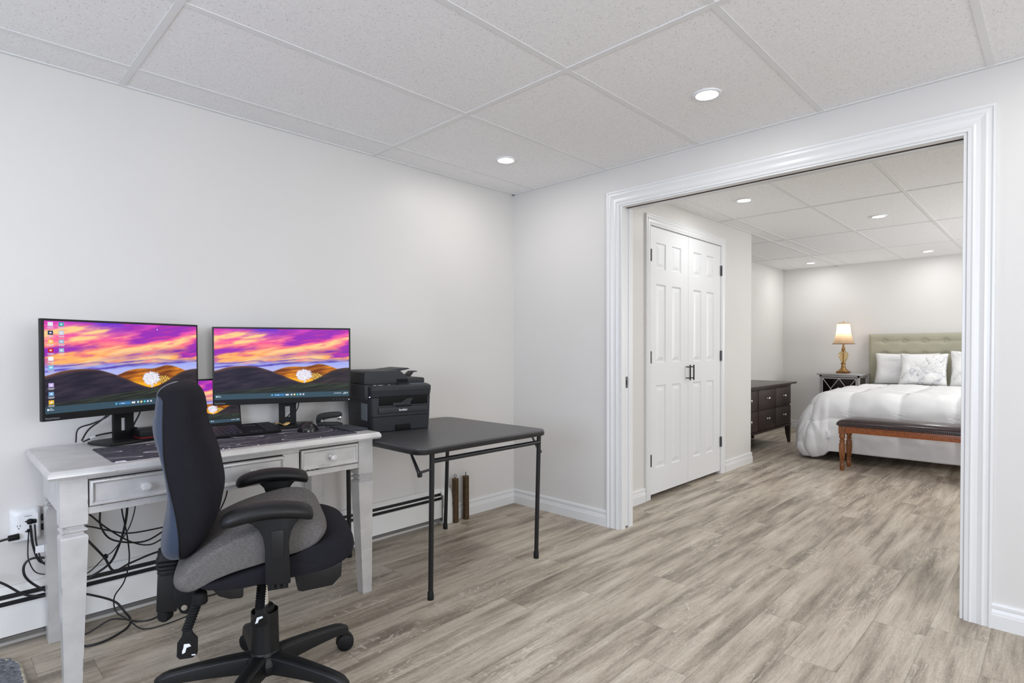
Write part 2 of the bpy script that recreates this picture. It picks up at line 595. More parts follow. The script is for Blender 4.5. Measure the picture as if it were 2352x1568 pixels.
def closed_curve(pts, k=6):
    P = [Vector((a, b, 0)) for a, b in pts]
    n = len(P)
    out = []
    for i in range(n):
        a, b, c, d = P[i - 1], P[i], P[(i + 1) % n], P[(i + 2) % n]
        for j in range(k):
            t = j / k
            q = 0.5 * ((2 * b) + (c - a) * t + (2 * a - 5 * b + 4 * c - d) * t * t + (3 * b - 3 * c + d - a) * t ** 3)
            out.append((q.x, q.y))
    return out


def rrect(x0, x1, y0, y1, r, n=5):
    out = []
    for cx, cy, a0 in ((x1 - r, y0 + r, -90), (x1 - r, y1 - r, 0), (x0 + r, y1 - r, 90), (x0 + r, y0 + r, 180)):
        for k in range(n + 1):
            a = rad(a0 + 90 * k / n)
            out.append((cx + r * cos(a), cy + r * sin(a)))
    return out


def puff(mb, outline, halfw, n=2.5, steps=14, sx=1.0, sz=1.0, cx=None, cz=None, k=5, wrap=0.0, y0=0.0):
    """soft solid: closed x/z outline swept along y, shrinking to the sides like a superellipse"""
    O = closed_curve(outline, k)
    cx = sum(p[0] for p in O) / len(O) if cx is None else cx
    cz = sum(p[1] for p in O) / len(O) if cz is None else cz
    R = []
    for i in range(-steps, steps + 1):
        u = sin(pi / 2 * i / steps) * 0.9995
        s = max(0.02, (1 - abs(u) ** n) ** (1 / n))
        ax, az = 1 - sx * (1 - s), 1 - sz * (1 - s)
        R.append([(cx + (a - cx) * ax + wrap * u * u, y0 + u * halfw, cz + (b - cz) * az) for a, b in O])
    return mb.rings(R)


def tag(o, label=None, cat=None, group=None, kind=None):
    if label:
        o['label'] = label
    if cat:
        o['category'] = cat
    if group:
        o['group'] = group
    if kind:
        o['kind'] = kind
    return o


def thing(name, label, cat, loc=(0, 0, 0), rz=0.0, group=None):
    o = bpy.data.objects.new(name, None)
    o.empty_display_size = 0.1
    COL.objects.link(o)
    o.location = loc
    o.rotation_euler = (0, 0, rz)
    return tag(o, label, cat, group)


def struct(o):
    o['kind'] = 'structure'
    return o


def copy_tree(o, parent=None, loc=None, rz=None, label=None):
    c = o.copy()
    COL.objects.link(c)
    if parent is not None:
        c.parent = parent
    if loc is not None:
        c.location = loc
    if rz is not None:
        c.rotation_euler = (c.rotation_euler[0], c.rotation_euler[1], rz)
    if label:
        c['label'] = label
    for ch in list(o.children):
        copy_tree(ch, c)
    return c


def text_mesh(name, body, size, mat, parent, matrix, depth=0.0003, align='LEFT', bold=0.0):
    cu = bpy.data.curves.new(name, 'FONT')
    cu.body = body
    cu.size = size
    cu.extrude = depth
    cu.offset = bold
    cu.align_x = align
    cu.resolution_u = 3
    tmp = bpy.data.objects.new('tmp', cu)
    COL.objects.link(tmp)
    bpy.context.view_layer.update()
    me = bpy.data.meshes.new_from_object(tmp.evaluated_get(bpy.context.evaluated_depsgraph_get()))
    bpy.data.objects.remove(tmp)
    bpy.data.curves.remove(cu)
    me.name = name
    me.materials.clear()
    me.materials.append(MAT[mat])
    o = bpy.data.objects.new(name, me)
    COL.objects.link(o)
    o.parent = parent
    o.matrix_local = matrix
    return o


# ================================================================ THE SETTING
# main room x -5..0, y -6..0 ; bedroom x 0.12..5.55, y -4.2..0 ; closet x 0.12..2.64 behind y -0.68
XL, YF = -5.0, -6.0
BX1, BY0 = 5.56, -4.2
WB = 0.12                      # thickness of the wall with the doorway
OL, OR_, OT = -0.915, -2.578, 2.0     # doorway opening

fl = MB()
fl.box(XL - 0.1, BX1 + 0.1, YF - 0.1, 0.1, -0.05, 0)
struct(fl.build('floor', 'floor', smooth=False))

# walls
struct(MB().box(XL - 0.1, 0.0, 0, 0.1, 0, H + 0.12).build('wall_left', 'wall', smooth=False))
wr = MB()
wr.box(0, 0.038, OL, 0.0, 0, H + 0.12).box(0.082, WB, OL, 0.0, 0, H + 0.12)      # two skins of the pocket
wr.box(0, 0.045, OR_, OL, OT, H + 0.12).box(0.075, WB, OR_, OL, OT, H + 0.12)
wr.box(0, WB, YF - 0.1, OR_, 0, H + 0.12)
struct(wr.build('wall_right', 'wall', smooth=False))
# window openings behind the camera: left end wall, and rear wall with a window added for fill
wl = MB()
for a in ((YF, -3.2, 0, H + .12), (-1.7, 0, 0, H + .12), (-3.2, -1.7, 0, 0.8), (-3.2, -1.7, 1.9, H + .12)):
    wl.box(XL - 0.1, XL, a[0], a[1], a[2], a[3])
struct(wl.build('wall_front', 'wall', smooth=False))
wk = MB()
for a in ((XL, -3.7, 0, H + .12), (-1.5, 0.0, 0, H + .12), (-3.7, -1.5, 0, 0.8), (-3.7, -1.5, 1.9, H + .12)):
    wk.box(a[0], a[1], YF - 0.1, YF, a[2], a[3])
struct(wk.build('wall_back', 'wall', smooth=False))
for nm, mb in (('window_1', MB().box(XL - .09, XL - .03, -3.2, -3.15, .8, 1.9).box(XL - .09, XL - .03, -1.75, -1.7, .8, 1.9).box(XL - .09, XL - .03, -3.15, -1.75, .8, .85).box(XL - .09, XL - .03, -3.15, -1.75, 1.85, 1.9).box(XL - .08, XL - .04, -2.47, -2.43, .85, 1.85)),
               ('added_window_2', MB().box(-3.7, -3.65, YF - .09, YF - .03, .8, 1.9).box(-1.55, -1.5, YF - .09, YF - .03, .8, 1.9).box(-3.65, -1.55, YF - .09, YF - .03, .8, .85).box(-3.65, -1.55, YF - .09, YF - .03, 1.85, 1.9).box(-2.62, -2.58, YF - .08, YF - .04, .85, 1.85))):
    struct(mb.build(nm, 'trim', bevel=0.004))
# bedroom shell
struct(MB().box(2.645, BX1 + .1, 0, 0.1, 0, H + 0.12).build('wall_bedroom_left', 'wall', smooth=False))
struct(MB().box(BX1, BX1 + 0.1, BY0 - .1, 0.0, 0, H + 0.12).build('wall_bedroom_far', 'wall', smooth=False))
wk = MB()
for a in ((WB, 2.4, 0, H + .12), (4.4, BX1, 0, H + .12), (2.4, 4.4, 0, 0.95), (2.4, 4.4, 1.95, H + .12)):
    wk.box(a[0], a[1], BY0 - 0.1, BY0, a[2], a[3])
struct(wk.build('wall_bedroom_right', 'wall', smooth=False))
struct(MB().box(2.4, 2.45, BY0 - .09, BY0 - .03, .95, 1.95).box(4.35, 4.4, BY0 - .09, BY0 - .03, .95, 1.95).box(2.45, 4.35, BY0 - .09, BY0 - .03, .95, 1.0).box(2.45, 4.35, BY0 - .09, BY0 - .03, 1.9, 1.95).box(3.38, 3.42, BY0 - .08, BY0 - .04, 1.0, 1.9).build('added_window_3', 'trim', bevel=0.004))  # unseen window, added to brighten the bedroom
# closet front wall with its door opening, end return, and closet inside
CD0, CD1, CDT = 0.745, 1.955, 2.035
YC = -0.68
wc = MB()
wc.box(WB, CD0, YC, YC + .1, 0, H + .12).box(CD1, 2.645, YC, YC + .1, 0, H + .12).box(CD0, CD1, YC, YC + .1, CDT, H + .12)
wc.box(2.545, 2.645, YC + .1, 0.0, 0, H + .12)
struct(wc.build('wall_closet', 'wall', smooth=False))
struct(MB().box(WB, 2.545, -0.02, 0.1, 0, H + .12).build('wall_closet_back', 'wall', smooth=False))


# ceilings with the drop-ceiling grid
def ceiling(name, x0, x1, y0, y1, xs, ys, holes=()):
    c = MB().box(x0, x1, y0, y1, H + 0.0035, H + 0.03).build(name, 'ceiling', smooth=False)
    struct(c)
    g = MB()
    t = 0.012
    for x in xs:
        g.box(x - t, x + t, y0, y1, H, H + 0.0032)
    for y in ys:
        prev = x0
        for x in list(xs) + [x1 + t]:
            g.box(prev, x - t, y - t, y + t, H + 0.0006, H + 0.0032)
            prev = x + t
    w_ = 0.02
    g.box(x0, x1, y1 - w_, y1, H - 0.001, H + 0.003).box(x0, x1, y0, y0 + w_, H - 0.001, H + 0.003)
    g.box(x0, x0 + w_, y0, y1, H - 0.001, H + 0.003).box(x1 - w_, x1, y0, y1, H - 0.001, H + 0.003)
    g.build('ceiling_grid', 'grid', c, smooth=False)
    return c


ceiling('ceiling', XL, 0, YF, 0, [-4.828, -3.609, -2.386, -1.170], [-0.212 - 0.6096 * k for k in range(10)])
cb = ceiling('ceiling_bedroom', WB, BX1, BY0, YC, [0.62, 1.905, 3.20, 4.46], [-0.215 - 0.612 * k for k in range(1, 7)])
ceiling('ceiling_alcove', 2.645, BX1, YC, 0.0, [3.20, 4.46], [-0.215])
struct(MB().box(WB, 2.545, YC + .1, -0.02, H + 0.0035, H + .03).build('ceiling_closet', 'ceiling', smooth=False))

# baseboards
BP = [(0, 0), (0.0155, 0), (0.0155, 0.054), (0.013, 0.057), (0.0125, 0.064), (0.010, 0.072), (0.0075, 0.078), (0.0115, 0.081), (0.012, 0.092), (0.009, 0.1), (0.0, 0.102)]


def baseboard(name, p0, p1, nrm, ext0=0.0, ext1=0.0):
    """p0,p1 in plan; nrm: direction out of the wall; ext: mitre growth (+ outward corner, - inward corner) per unit protrusion"""
    p0, p1, nrm = Vector((*p0, 0)), Vector((*p1, 0)), Vector((*nrm, 0))
    d = (p1 - p0).normalized()
    R = [[p + nrm * t + d * (s * t * e) + Vector((0, 0, z)) for t, z in BP] for p, s, e in ((p0, -1, ext0), (p1, 1, ext1))]
    return struct(MB().rings(R).build(name, 'trim', angle=20))


baseboard('baseboard_left', (-0.615, 0), (0, 0), (0, -1), 0, -1)
baseboard('baseboard_right', (0, 0), (0, OL + 0.093), (-1, 0), -1, 0)
baseboard('baseboard_right_end', (0, OR_ - 0.082), (0, YF), (-1, 0))
baseboard('baseboard_closet', (WB, YC), (CD0 - 0.075, YC), (0, -1))
baseboard('baseboard_closet_end', (CD1 + 0.082, YC), (2.645, YC), (0, -1), 0, 1)
baseboard('baseboard_alcove', (2.645, YC), (2.645, 0), (1, 0), 1, -1)
baseboard('baseboard_bedroom_left', (2.645, 0), (BX1, 0), (0, -1), -1, -1)
baseboard('baseboard_bedroom_far', (BX1, 0), (BX1, BY0), (-1, 0), -1, -1)

# casings
CP = [(0, 0), (0, 0.010), (0.012, 0.012), (0.018, 0.016), (0.026, 0.012), (0.040, 0.0115), (0.050, 0.015), (0.057, 0.019), (0.064, 0.014), (0.074, 0.0145), (0.080, 0.021), (0.088, 0.021), (0.090, 0)]


def casing(name, a0, a1, top, plane, c, out, scale=1.0):
    """three-sided mitred frame; plane 'X' (wall at x=c, a is y) or 'Y' (wall at y=c, a is x); out: sign of protrusion"""
    lo, hi = min(a0, a1), max(a0, a1)
    R = []
    for (a, z) in ((hi, 0), (hi, top), (lo, top), (lo, 0)):
        ring = []
        for o, h in CP:
            o *= scale
            aa = a + (o if a == hi else -o)
            zz = z + (o if z > 0 else 0)
            h *= .8
            ring.append((c + out * h, aa, zz) if plane == 'X' else (aa, c + out * h, zz))
        R.append(ring)
    return struct(MB().rings(R).build(name, 'trim', angle=16))


casing('trim_1', OL + 0.003, OR_ - 0.003, OT - 0.002, 'X', 0.0, -1)
casing('trim_2', CD0 + 0.002, CD1 + 0.0, CDT - 0.002, 'Y', YC, -1, 0.82)
# jamb liners of the doorway: split at the pocket, solid on the right
j = MB()
j.box(-0.002, 0.040, OL - 0.012, OL, 0, OT).box(0.080, WB + .004, OL - 0.012, OL, 0, OT)
j.box(-0.002, 0.043, OR_, OL - .012, OT - 0.012, OT).box(0.077, WB + .004, OR_, OL - .012, OT - 0.012, OT)
j.box(-0.002, WB + .004, OR_, OR_ + 0.012, 0, OT - .012)
struct(j.build('trim_3', 'trim', bevel=0.0015, seg=1))
struct(MB().box(0.043, 0.077, OR_, OL, OT + 0.01, OT + 0.02).box(0.043, 0.0455, OR_, OL, OT - .008, OT + 0.02).box(0.0745, 0.077, OR_, OL, OT - .008, OT + 0.02).build('trim_4', 'brown', smooth=False))
casing('trim_5', OL + 0.003, OR_ - 0.003, OT - 0.002, 'X', WB, 1)
# closet jamb
j = MB()
j.box(CD0 - .001, CD0 + 0.004, YC, YC + .1, 0, CDT).box(CD1 - .004, CD1 + 0.001, YC, YC + .1, 0, CDT).box(CD0, CD1, YC, YC + .1, CDT - 0.004, CDT + .001)
struct(j.build('trim_6', 'trim', smooth=False))


# ---- doors
def panel_door(name, x0, x1, z0, z1, y, th, panels):
    """slab facing -y with raised panels let into its front"""
    mb = MB()
    xs = sorted({x0, x1, *[a for p in panels for a in p[:2]]})
    zs = sorted({z0, z1, *[a for p in panels for a in p[2:]]})
    def inpan(xa, xb, za, zb):
        for p in panels:
            if xa >= p[0] - 1e-6 and xb <= p[1] + 1e-6 and za >= p[2] - 1e-6 and zb <= p[3] + 1e-6:
                return True
    for i in range(len(xs) - 1):
        for k in range(len(zs) - 1):
            if not inpan(xs[i], xs[i + 1], zs[k], zs[k + 1]):
                mb.add([(xs[i], y, zs[k]), (xs[i + 1], y, zs[k]), (xs[i + 1], y, zs[k + 1]), (xs[i], y, zs[k + 1])], [(0, 1, 2, 3)])
    for p in panels:
        R = []
        for o, d in ((0, 0), (0.006, 0.009), (0.016, 0.009), (0.042, 0.002)):
            R.append([(p[0] + o, y + d, p[2] + o), (p[1] - o, y + d, p[2] + o), (p[1] - o, y + d, p[3] - o), (p[0] + o, y + d, p[3] - o)])
        n = len(mb.v)
        mb.rings(R, cap=False)
        mb.f.append((n + 12, n + 13, n + 14, n + 15))
    a, b = y, y + th
    mb.add([(x0, a, z0), (x1, a, z0), (x1, a, z1), (x0, a, z1), (x0, b, z0), (x1, b, z0), (x1, b, z1), (x0, b, z1)],
           [(4, 5, 6, 7), (0, 1, 5, 4), (1, 2, 6, 5), (2, 3, 7, 6), (3, 0, 4, 7)])
    me_o = mb.build(name, 'door', smooth=False)
    return me_o


def handle(parent, x, y, z):
    h = MB()
    h.cyl((x, y - 0.034, z - 0.062), (x, y - 0.034, z + 0.062), 0.006, n=14)
    h.cyl((x, y, z - 0.045), (x, y - 0.034, z - 0.045), 0.0045, n=10).cyl((x, y, z + 0.045), (x, y - 0.034, z + 0.045), 0.0045, n=10)
    tag(h.build('handle', 'handle_black', parent), 'matte black bar handle')


def hinge(parent, x, y, z):
    h = MB().box(x - 0.010, x + 0.010, y - 0.003, y + .002, z - 0.045, z + 0.045)
    for k in range(5):
        h.cyl((x, y - 0.006, z - 0.045 + k * .018), (x, y - 0.006, z - 0.045 + k * .018 + .0165), 0.006, n=12)
    h.build('hinge', 'dark_steel', parent)


zr = ((0.22, 0.842), (1.013, 1.604), (1.72, 1.915))
d1 = struct(panel_door('door_1', CD0 + .006, 1.347, 0.028, 2.026, YC + 0.002, 0.034, [(a, b, c, d) for a, b in ((0.838, 0.984), (1.080, 1.226)) for c, d in zr]))
d2 = struct(panel_door('door_2', 1.350, CD1 - .006, 0.028, 2.026, YC + 0.002, 0.034, [(a, b, c, d) for a, b in ((1.438, 1.582), (1.678, 1.822)) for c, d in zr]))
handle(d1, 1.318, YC + .002, 0.925)
handle(d2, 1.380, YC + .002, 0.925)
for z in (1.81, 1.055, 0.288):
    hinge(d1, CD0 + .003, YC - .004, z)
    hinge(d2, CD1 - .003, YC - .004, z)
d3 = struct(MB().box(0.0425, 0.0775, OL - 0.006, -0.06, 0.012, OT - .01).build('door_3', 'door', bevel=0.001, seg=1))
MB().box(0.050, 0.070, OL - 0.0085, OL - 0.006, 0.875, 0.945).box(0.054, 0.066, OL - 0.0115, OL - 0.0085, 0.895, 0.925).build('latch', 'dark_steel', d3)

# ================================================================ RECESSED LIGHTS
lt = thing('recessed_light', '', 'ceiling light', (0, 0, 0), 0, 'recessed ceiling lights')
MB().lathe([(0.046, 0.0), (0.048, -0.004), (0.056, -0.005), (0.060, -0.003), (0.061, 0.0), (0.061, 0.004), (0.046, 0.004)], n=40, cap=False).build('trim_ring', 'white_plastic', lt)
MB().lathe([(0.0, -0.003), (0.030, -0.003), (0.0465, -0.001), (0.0465, 0.003)], n=40, cap=False).build('lens', 'lens', lt)
labs = {(-0.578, -0.50): 'round recessed ceiling light above the folding table, nearest the corner of the office',
        (-0.566, -1.735): 'round recessed office ceiling light in front of the doorway header',
        (1.322, -1.139): 'round recessed bedroom ceiling light nearest the white closet doors',
        (2.649, -1.742): 'round recessed light in the middle of the bedroom ceiling in view',
        (5.066, -1.747): 'small round recessed light above the bed, rightmost by the far bedroom wall',
        (5.076, -0.50): 'small round recessed light near the far left bedroom corner above the dresser'}
UNSEEN = {(-3.62, -0.50): 'round recessed office ceiling light left of the view, close to the desk wall',
          (-3.02, -1.735): 'round recessed office ceiling light left of the view, almost above the camera',
          (-0.57, -2.95): 'round recessed office ceiling light right of the view, beside the doorway casing',
          (-3.02, -2.95): 'round recessed office ceiling light just behind the camera',
          (-1.79, -3.56): 'round recessed office ceiling light behind and right of the camera',
          (-0.57, -4.2): 'round recessed office ceiling light far right of the view by the doorway wall',
          (-3.02, -4.2): 'round recessed office ceiling light farthest behind the camera before the added rear window',
          (-4.24, -2.35): 'round recessed office ceiling light in front of the window on the left end wall',
          (1.35, -2.97): 'round recessed bedroom ceiling light hidden behind the right door jamb, nearest the doorway',
          (2.65, -3.3): 'round recessed bedroom ceiling light hidden at right before the added bedroom window',
          (5.07, -3.1): 'round recessed bedroom ceiling light hidden at right beyond the bed'}
first = True
for (x, y) in MAIN_LIGHTS + BED_LIGHTS:
    lb = labs.get((x, y))
    if lb is None:
        lb = UNSEEN[(x, y)]
    if first:
        lt.location = (x, y, H + 0.0005)
        lt['label'] = lb
        first = False
    else:
        copy_tree(lt, None, (x, y, H + 0.0005), None, lb)

# ================================================================ BASEBOARD HEATER (main room, along the desk wall)
ht = thing('baseboard_heater', 'long white enamel baseboard heater with dark slots on the wall under the desk', 'heater', (0, 0, 0))
x0, x1 = -4.9, -0.70
hp = [(0, 0.226), (-0.018, 0.226), (-0.034, 0.208), (-0.036, 0.204), (-0.034, 0.202), (-0.004, 0.198), (-0.004, 0.03), (0, 0.03)]
MB().rings([[(x, a, b) for a, b in hp] for x in (x0, x1)]).build('back_panel', 'heater', ht, angle=20)
MB().box(x0, x1, -0.052, -0.048, 0.050, 0.162).box(x0, x1, -0.048, -0.044, 0.157, 0.162).box(x0, x1, -0.054, -0.044, 0.159, 0.163).build('front_panel', 'heater', ht, bevel=0.001, seg=1)
MB().box(x0, x1, -0.046, -0.040, 0.180, 0.187).build('damper', 'heater', ht)
MB().box(x0, x1, -0.032, -0.004, 0.05, 0.2035).build('element_slot_shade', 'heater_dark', ht)  # element block, near-black and tall so the slots look shaded
MB().box(x0, x1, -0.046, -0.004, 0.030, 0.046).build('lower_rail', 'heater_strip', ht)
ep = closed_curve([(-0.001, 0.0), (-0.050, 0.0), (-0.062, 0.02), (-0.060, 0.13), (-0.050, 0.19), (-0.028, 0.225), (-0.001, 0.228)], 4)
ep = [(0, 0.0), (-0.058, 0.0), (-0.058, 0.10), (-0.054, 0.12), (-0.056, 0.150), (-0.048, 0.195), (-0.036, 0.215), (-0.020, 0.222), (0, 0.224)]
MB().rings([[(x, a, b) for a, b in ep] for x in (-0.705, -0.620)]).build('end_cap', 'heater', ht, bevel=0.004, angle=30)
MB().box(-0.712, -0.700, -0.056, -0.002, 0.030, 0.19).build('end_joint', 'heater_strip', ht)

# ================================================================ DESK
DZ = 0.742
DX0, DX1, DY0, DY1 = -2.712, -1.522, -0.630, -0.035
AX0, AX1, AY0, AY1 = -2.678, -1.545, -0.590, -0.060
desk = thing('writing_desk', 'worn silver-grey painted wooden desk with three drawers and tapered legs', 'desk', (0, 0, 0))
mb = MB()
R = []
for o, z in ((0.014, DZ - 0.030), (0.004, DZ - 0.030), (0.0, DZ - 0.022), (0.002, DZ - 0.010), (0.008, DZ - 0.002), (0.016, DZ)):
    R.append([(DX0 + o, DY0 + o, z), (DX1 - o, DY0 + o, z), (DX1 - o, DY1, z), (DX0 + o, DY1, z)])
mb.rings(R)
mb.build('desktop', 'desk', desk, angle=28)
PW = 0.072
AZ0, AZ1 = 0.582, DZ - 0.030
fr = MB()
fr.box(AX0 + PW, AX1 - PW, AY0 + .004, AY0 + 0.020, 0.690, AZ1)            # top rail
fr.box(AX0 + PW, AX1 - PW, AY0 + .004, AY0 + 0.020, AZ0, 0.606)            # lower rail
fr.box(-2.262, -2.222, AY0 + .004, AY0 + .020, .606, .690).box(-1.962, -1.892, AY0 + .004, AY0 + .020, .606, .690)
fr.box(AX0 + .006, AX0 + 0.024, AY0 + PW, AY1 - PW, AZ0, AZ1).box(AX1 - .024, AX1 - .006, AY0 + PW, AY1 - PW, AZ0, AZ1)
fr.box(AX0 + PW, AX1 - PW, AY1 - .02, AY1 - .004, AZ0, AZ1)
fr.build('apron', 'desk', desk, bevel=0.0015, seg=1)


ch_ = MB()
random.seed(11)
for (xa, xb, y, z, n_) in ((-2.23, -1.82, DY0 + .013, DZ - .0302, 46), (-2.66, -2.40, DY0 + .013, DZ - .0302, 10)):
    for q in range(n_):
        x = random.uniform(xa, xb)
        l_, h_ = random.uniform(.004, .022), random.uniform(.0006, .0022)
        ch_.add([(x, y - .0012, z - .0003), (x + l_, y - .0012, z - .0003), (x + l_ * .8, AY0 + .0035, z - .0004), (x + l_ * .1, AY0 + .0035, z - .0004)], [(0, 1, 2, 3)])
        ch_.add([(x, AY0 + .0034, z), (x + l_, AY0 + .0034, z), (x + l_ * .7, AY0 + .0034, z - h_), (x + l_ * .2, AY0 + .0034, z - h_ * .8)], [(0, 1, 2, 3)])
for q in range(26):
    x = random.uniform(-1.875, -1.80)
    l_, h_ = random.uniform(.003, .012), random.uniform(.001, .0035)
    z = .6085 + random.uniform(-.0018, .002)
    ch_.add([(x, AY0 - .0068, z), (x + l_, AY0 - .0068, z + .0005), (x + l_ * .8, AY0 - .0068, z + h_), (x + l_ * .2, AY0 - .0068, z + h_ * .7)], [(0, 1, 2, 3)])
tag(ch_.build('chipped_paint', 'worn_and_gap_shade', desk, smooth=False), 'dark chips where the silver paint has worn off', kind='stuff')


def leg(parent, cx0, cx1, cy0, cy1, ix, iy):
    """square post with a double ring below the apron, tapering towards the floor on the inner sides (ix, iy = direction to the inside)"""
    mb = MB()
    def sq(o, z, tp=0.0):
        a0, a1, b0, b1 = cx0 + o, cx1 - o, cy0 + o, cy1 - o
        if ix > 0: a1 -= tp; a0 += tp * .25
        else: a0 += tp; a1 -= tp * .25
        if iy > 0: b1 -= tp; b0 += tp * .25
        else: b0 += tp; b1 -= tp * .25
        return [(a0, b0, z), (a1, b0, z), (a1, b1, z), (a0, b1, z)]
    tb = 0.021 if iy > 0 else 0.013
    prof = [(0.003, 0.0, tb), (0.0, 0.004, tb), (0.0, 0.512, 0.0), (0.002, 0.517, 0), (0.010, 0.524, 0), (0.010, 0.527, 0), (0.001, 0.533, 0), (0.001, 0.537, 0), (0.010, 0.545, 0), (0.010, 0.548, 0), (0.0, 0.553, 0), (0.0, AZ1, 0)]
    mb.rings([sq(o, z, tp) for o, z, tp in prof])
    return mb.build('leg', 'desk', parent, smooth=False)


leg(desk, AX0, AX0 + PW, AY0, AY0 + PW, 1, 1)
leg(desk, AX1 - PW, AX1, AY0, AY0 + PW, -1, 1)
leg(desk, AX0 + .014, AX0 + PW + .014, AY1 - PW + .002, AY1 + .002, 1, -1)
leg(desk, AX1 - PW, AX1, AY1 - PW + .002, AY1 + .002, -1, -1)


def knob_crystal(parent, x, y, z):
    k = MB().lathe([(0.0, 0.0), (0.011, 0.0), (0.011, 0.003), (0.005, 0.006), (0.005, 0.012)], (x, y, z), 16, '-Y')
    k.build('knob_mount', 'steel', parent)
    return tag(MB().lathe([(0.005, 0.010), (0.010, 0.013), (0.016, 0.020), (0.0165, 0.024), (0.012, 0.031), (0.006, 0.033), (0, 0.033)], (x, y, z), 8, '-Y').build('knob', 'crystal', parent, smooth=False), 'faceted clear glass knob')


def drawer(parent, xa, xb, za, zb, pull=0.0, kx=None):
    y = AY0 - 0.004 - pull
    mb = MB()
    R = []
    for o, d in ((0, 0.014), (0, 0.004), (0.003, 0.0), (0.008, -0.001), (0.012, 0.002), (0.014, 0.006), (0.016, 0.007)):
        R.append([(xa + o, y + d, za + o), (xb - o, y + d, za + o), (xb - o, y + d, zb - o), (xa + o, y + d, zb - o)])
    mb.rings(R)
    dr = mb.build('drawer', 'desk', parent, angle=20)
    MB().box(xa - .0022, xb + .0022, AY0 + .0022, AY0 + .008, za - .001, zb + .0032).build('drawer_gap_shadow', 'worn_and_gap_shade', dr, smooth=False)  # dark reveal painted as the shadow around the drawer front
    bx = MB()
    bx.box(xa + .012, xb - .012, y + .014, AY0 + .35, za + .006, zb - .012)
    bx.build('drawer_box', 'desk', dr, smooth=False)
    knob_crystal(dr, kx if kx is not None else (xa + xb) / 2, y + .007, (za + zb) / 2 - .001)
    return dr


drawer(desk, -2.602, -2.266, 0.609, 0.694, 0.004, -2.447)
drawer(desk, -2.218, -1.965, 0.600, 0.688, 0.022, -2.090)
drawer(desk, -1.888, -1.620, 0.609, 0.697, 0.002, -1.751)
for (x, z) in ((-2.615, .700), (-2.614, .603)):
    MB().cyl((x, AY0 - .0008, z), (x, AY0 + .002, z), 0.0045, n=12).build('wood_plug', 'desk', desk)

# ---- things on the desk
mt = MB()
mt.prism(rrect(-2.538, -1.622, -0.592, -0.235, 0.012), DZ, DZ + 0.003, 'XY')
mo = mt.build('desk_mat', 'deskmat', bevel=0)
tag(mo, 'large black desk mat with thin white contour lines on the grey desk', 'desk mat')
MB().prism(rrect(-1.632, -1.536, -0.540, -0.345, 0.006), DZ + 0.0035, DZ + 0.009, 'XY').build('fabric_pad', 'mat_edge', bevel=0.001)
tag(bpy.data.objects['fabric_pad'], 'small dark grey rectangular pad on the right end of the desk', 'pad')


# ---------------------------------------------------------------- wallpaper picture shared by the screens
def lerp(a, b, t):
    t = max(0.0, min(1.0, t))
    return tuple(a[i] + (b[i] - a[i]) * t for i in range(3))


def profile(pts, u):
    """smooth height line through control points"""
    for k in range(len(pts) - 1):
        if u <= pts[k + 1][0]:
            a = pts[max(k - 1, 0)][1]
            b, c = pts[k][1], pts[k + 1][1]
            d = pts[min(k + 2, len(pts) - 1)][1]
            t = max(0.0, (u - pts[k][0]) / (pts[k + 1][0] - pts[k][0]))
            return 0.5 * (2 * b + (c - a) * t + (2 * a - 5 * b + 4 * c - d) * t * t + (3 * b - 3 * c + d - a) * t ** 3)
    return pts[-1][1]


LEFT_HILL = [(0, .590), (.09, .545), (.19, .528), (.29, .542), (.38, .590), (.47, .660), (.56, .735), (.64, .785), (.72, .80), (1, .80)]
GOLD_HILL = [(.34, .66), (.42, .612), (.50, .560), (.57, .545), (.65, .550), (.70, .535), (.76, .512), (.82, .530), (.88, .570), (.95, .62), (1, .66)]
RIGHT_HILL = [(0, .84), (.62, .80), (.70, .765), (.76, .715), (.82, .655), (.88, .605), (.94, .580), (1, .572)]


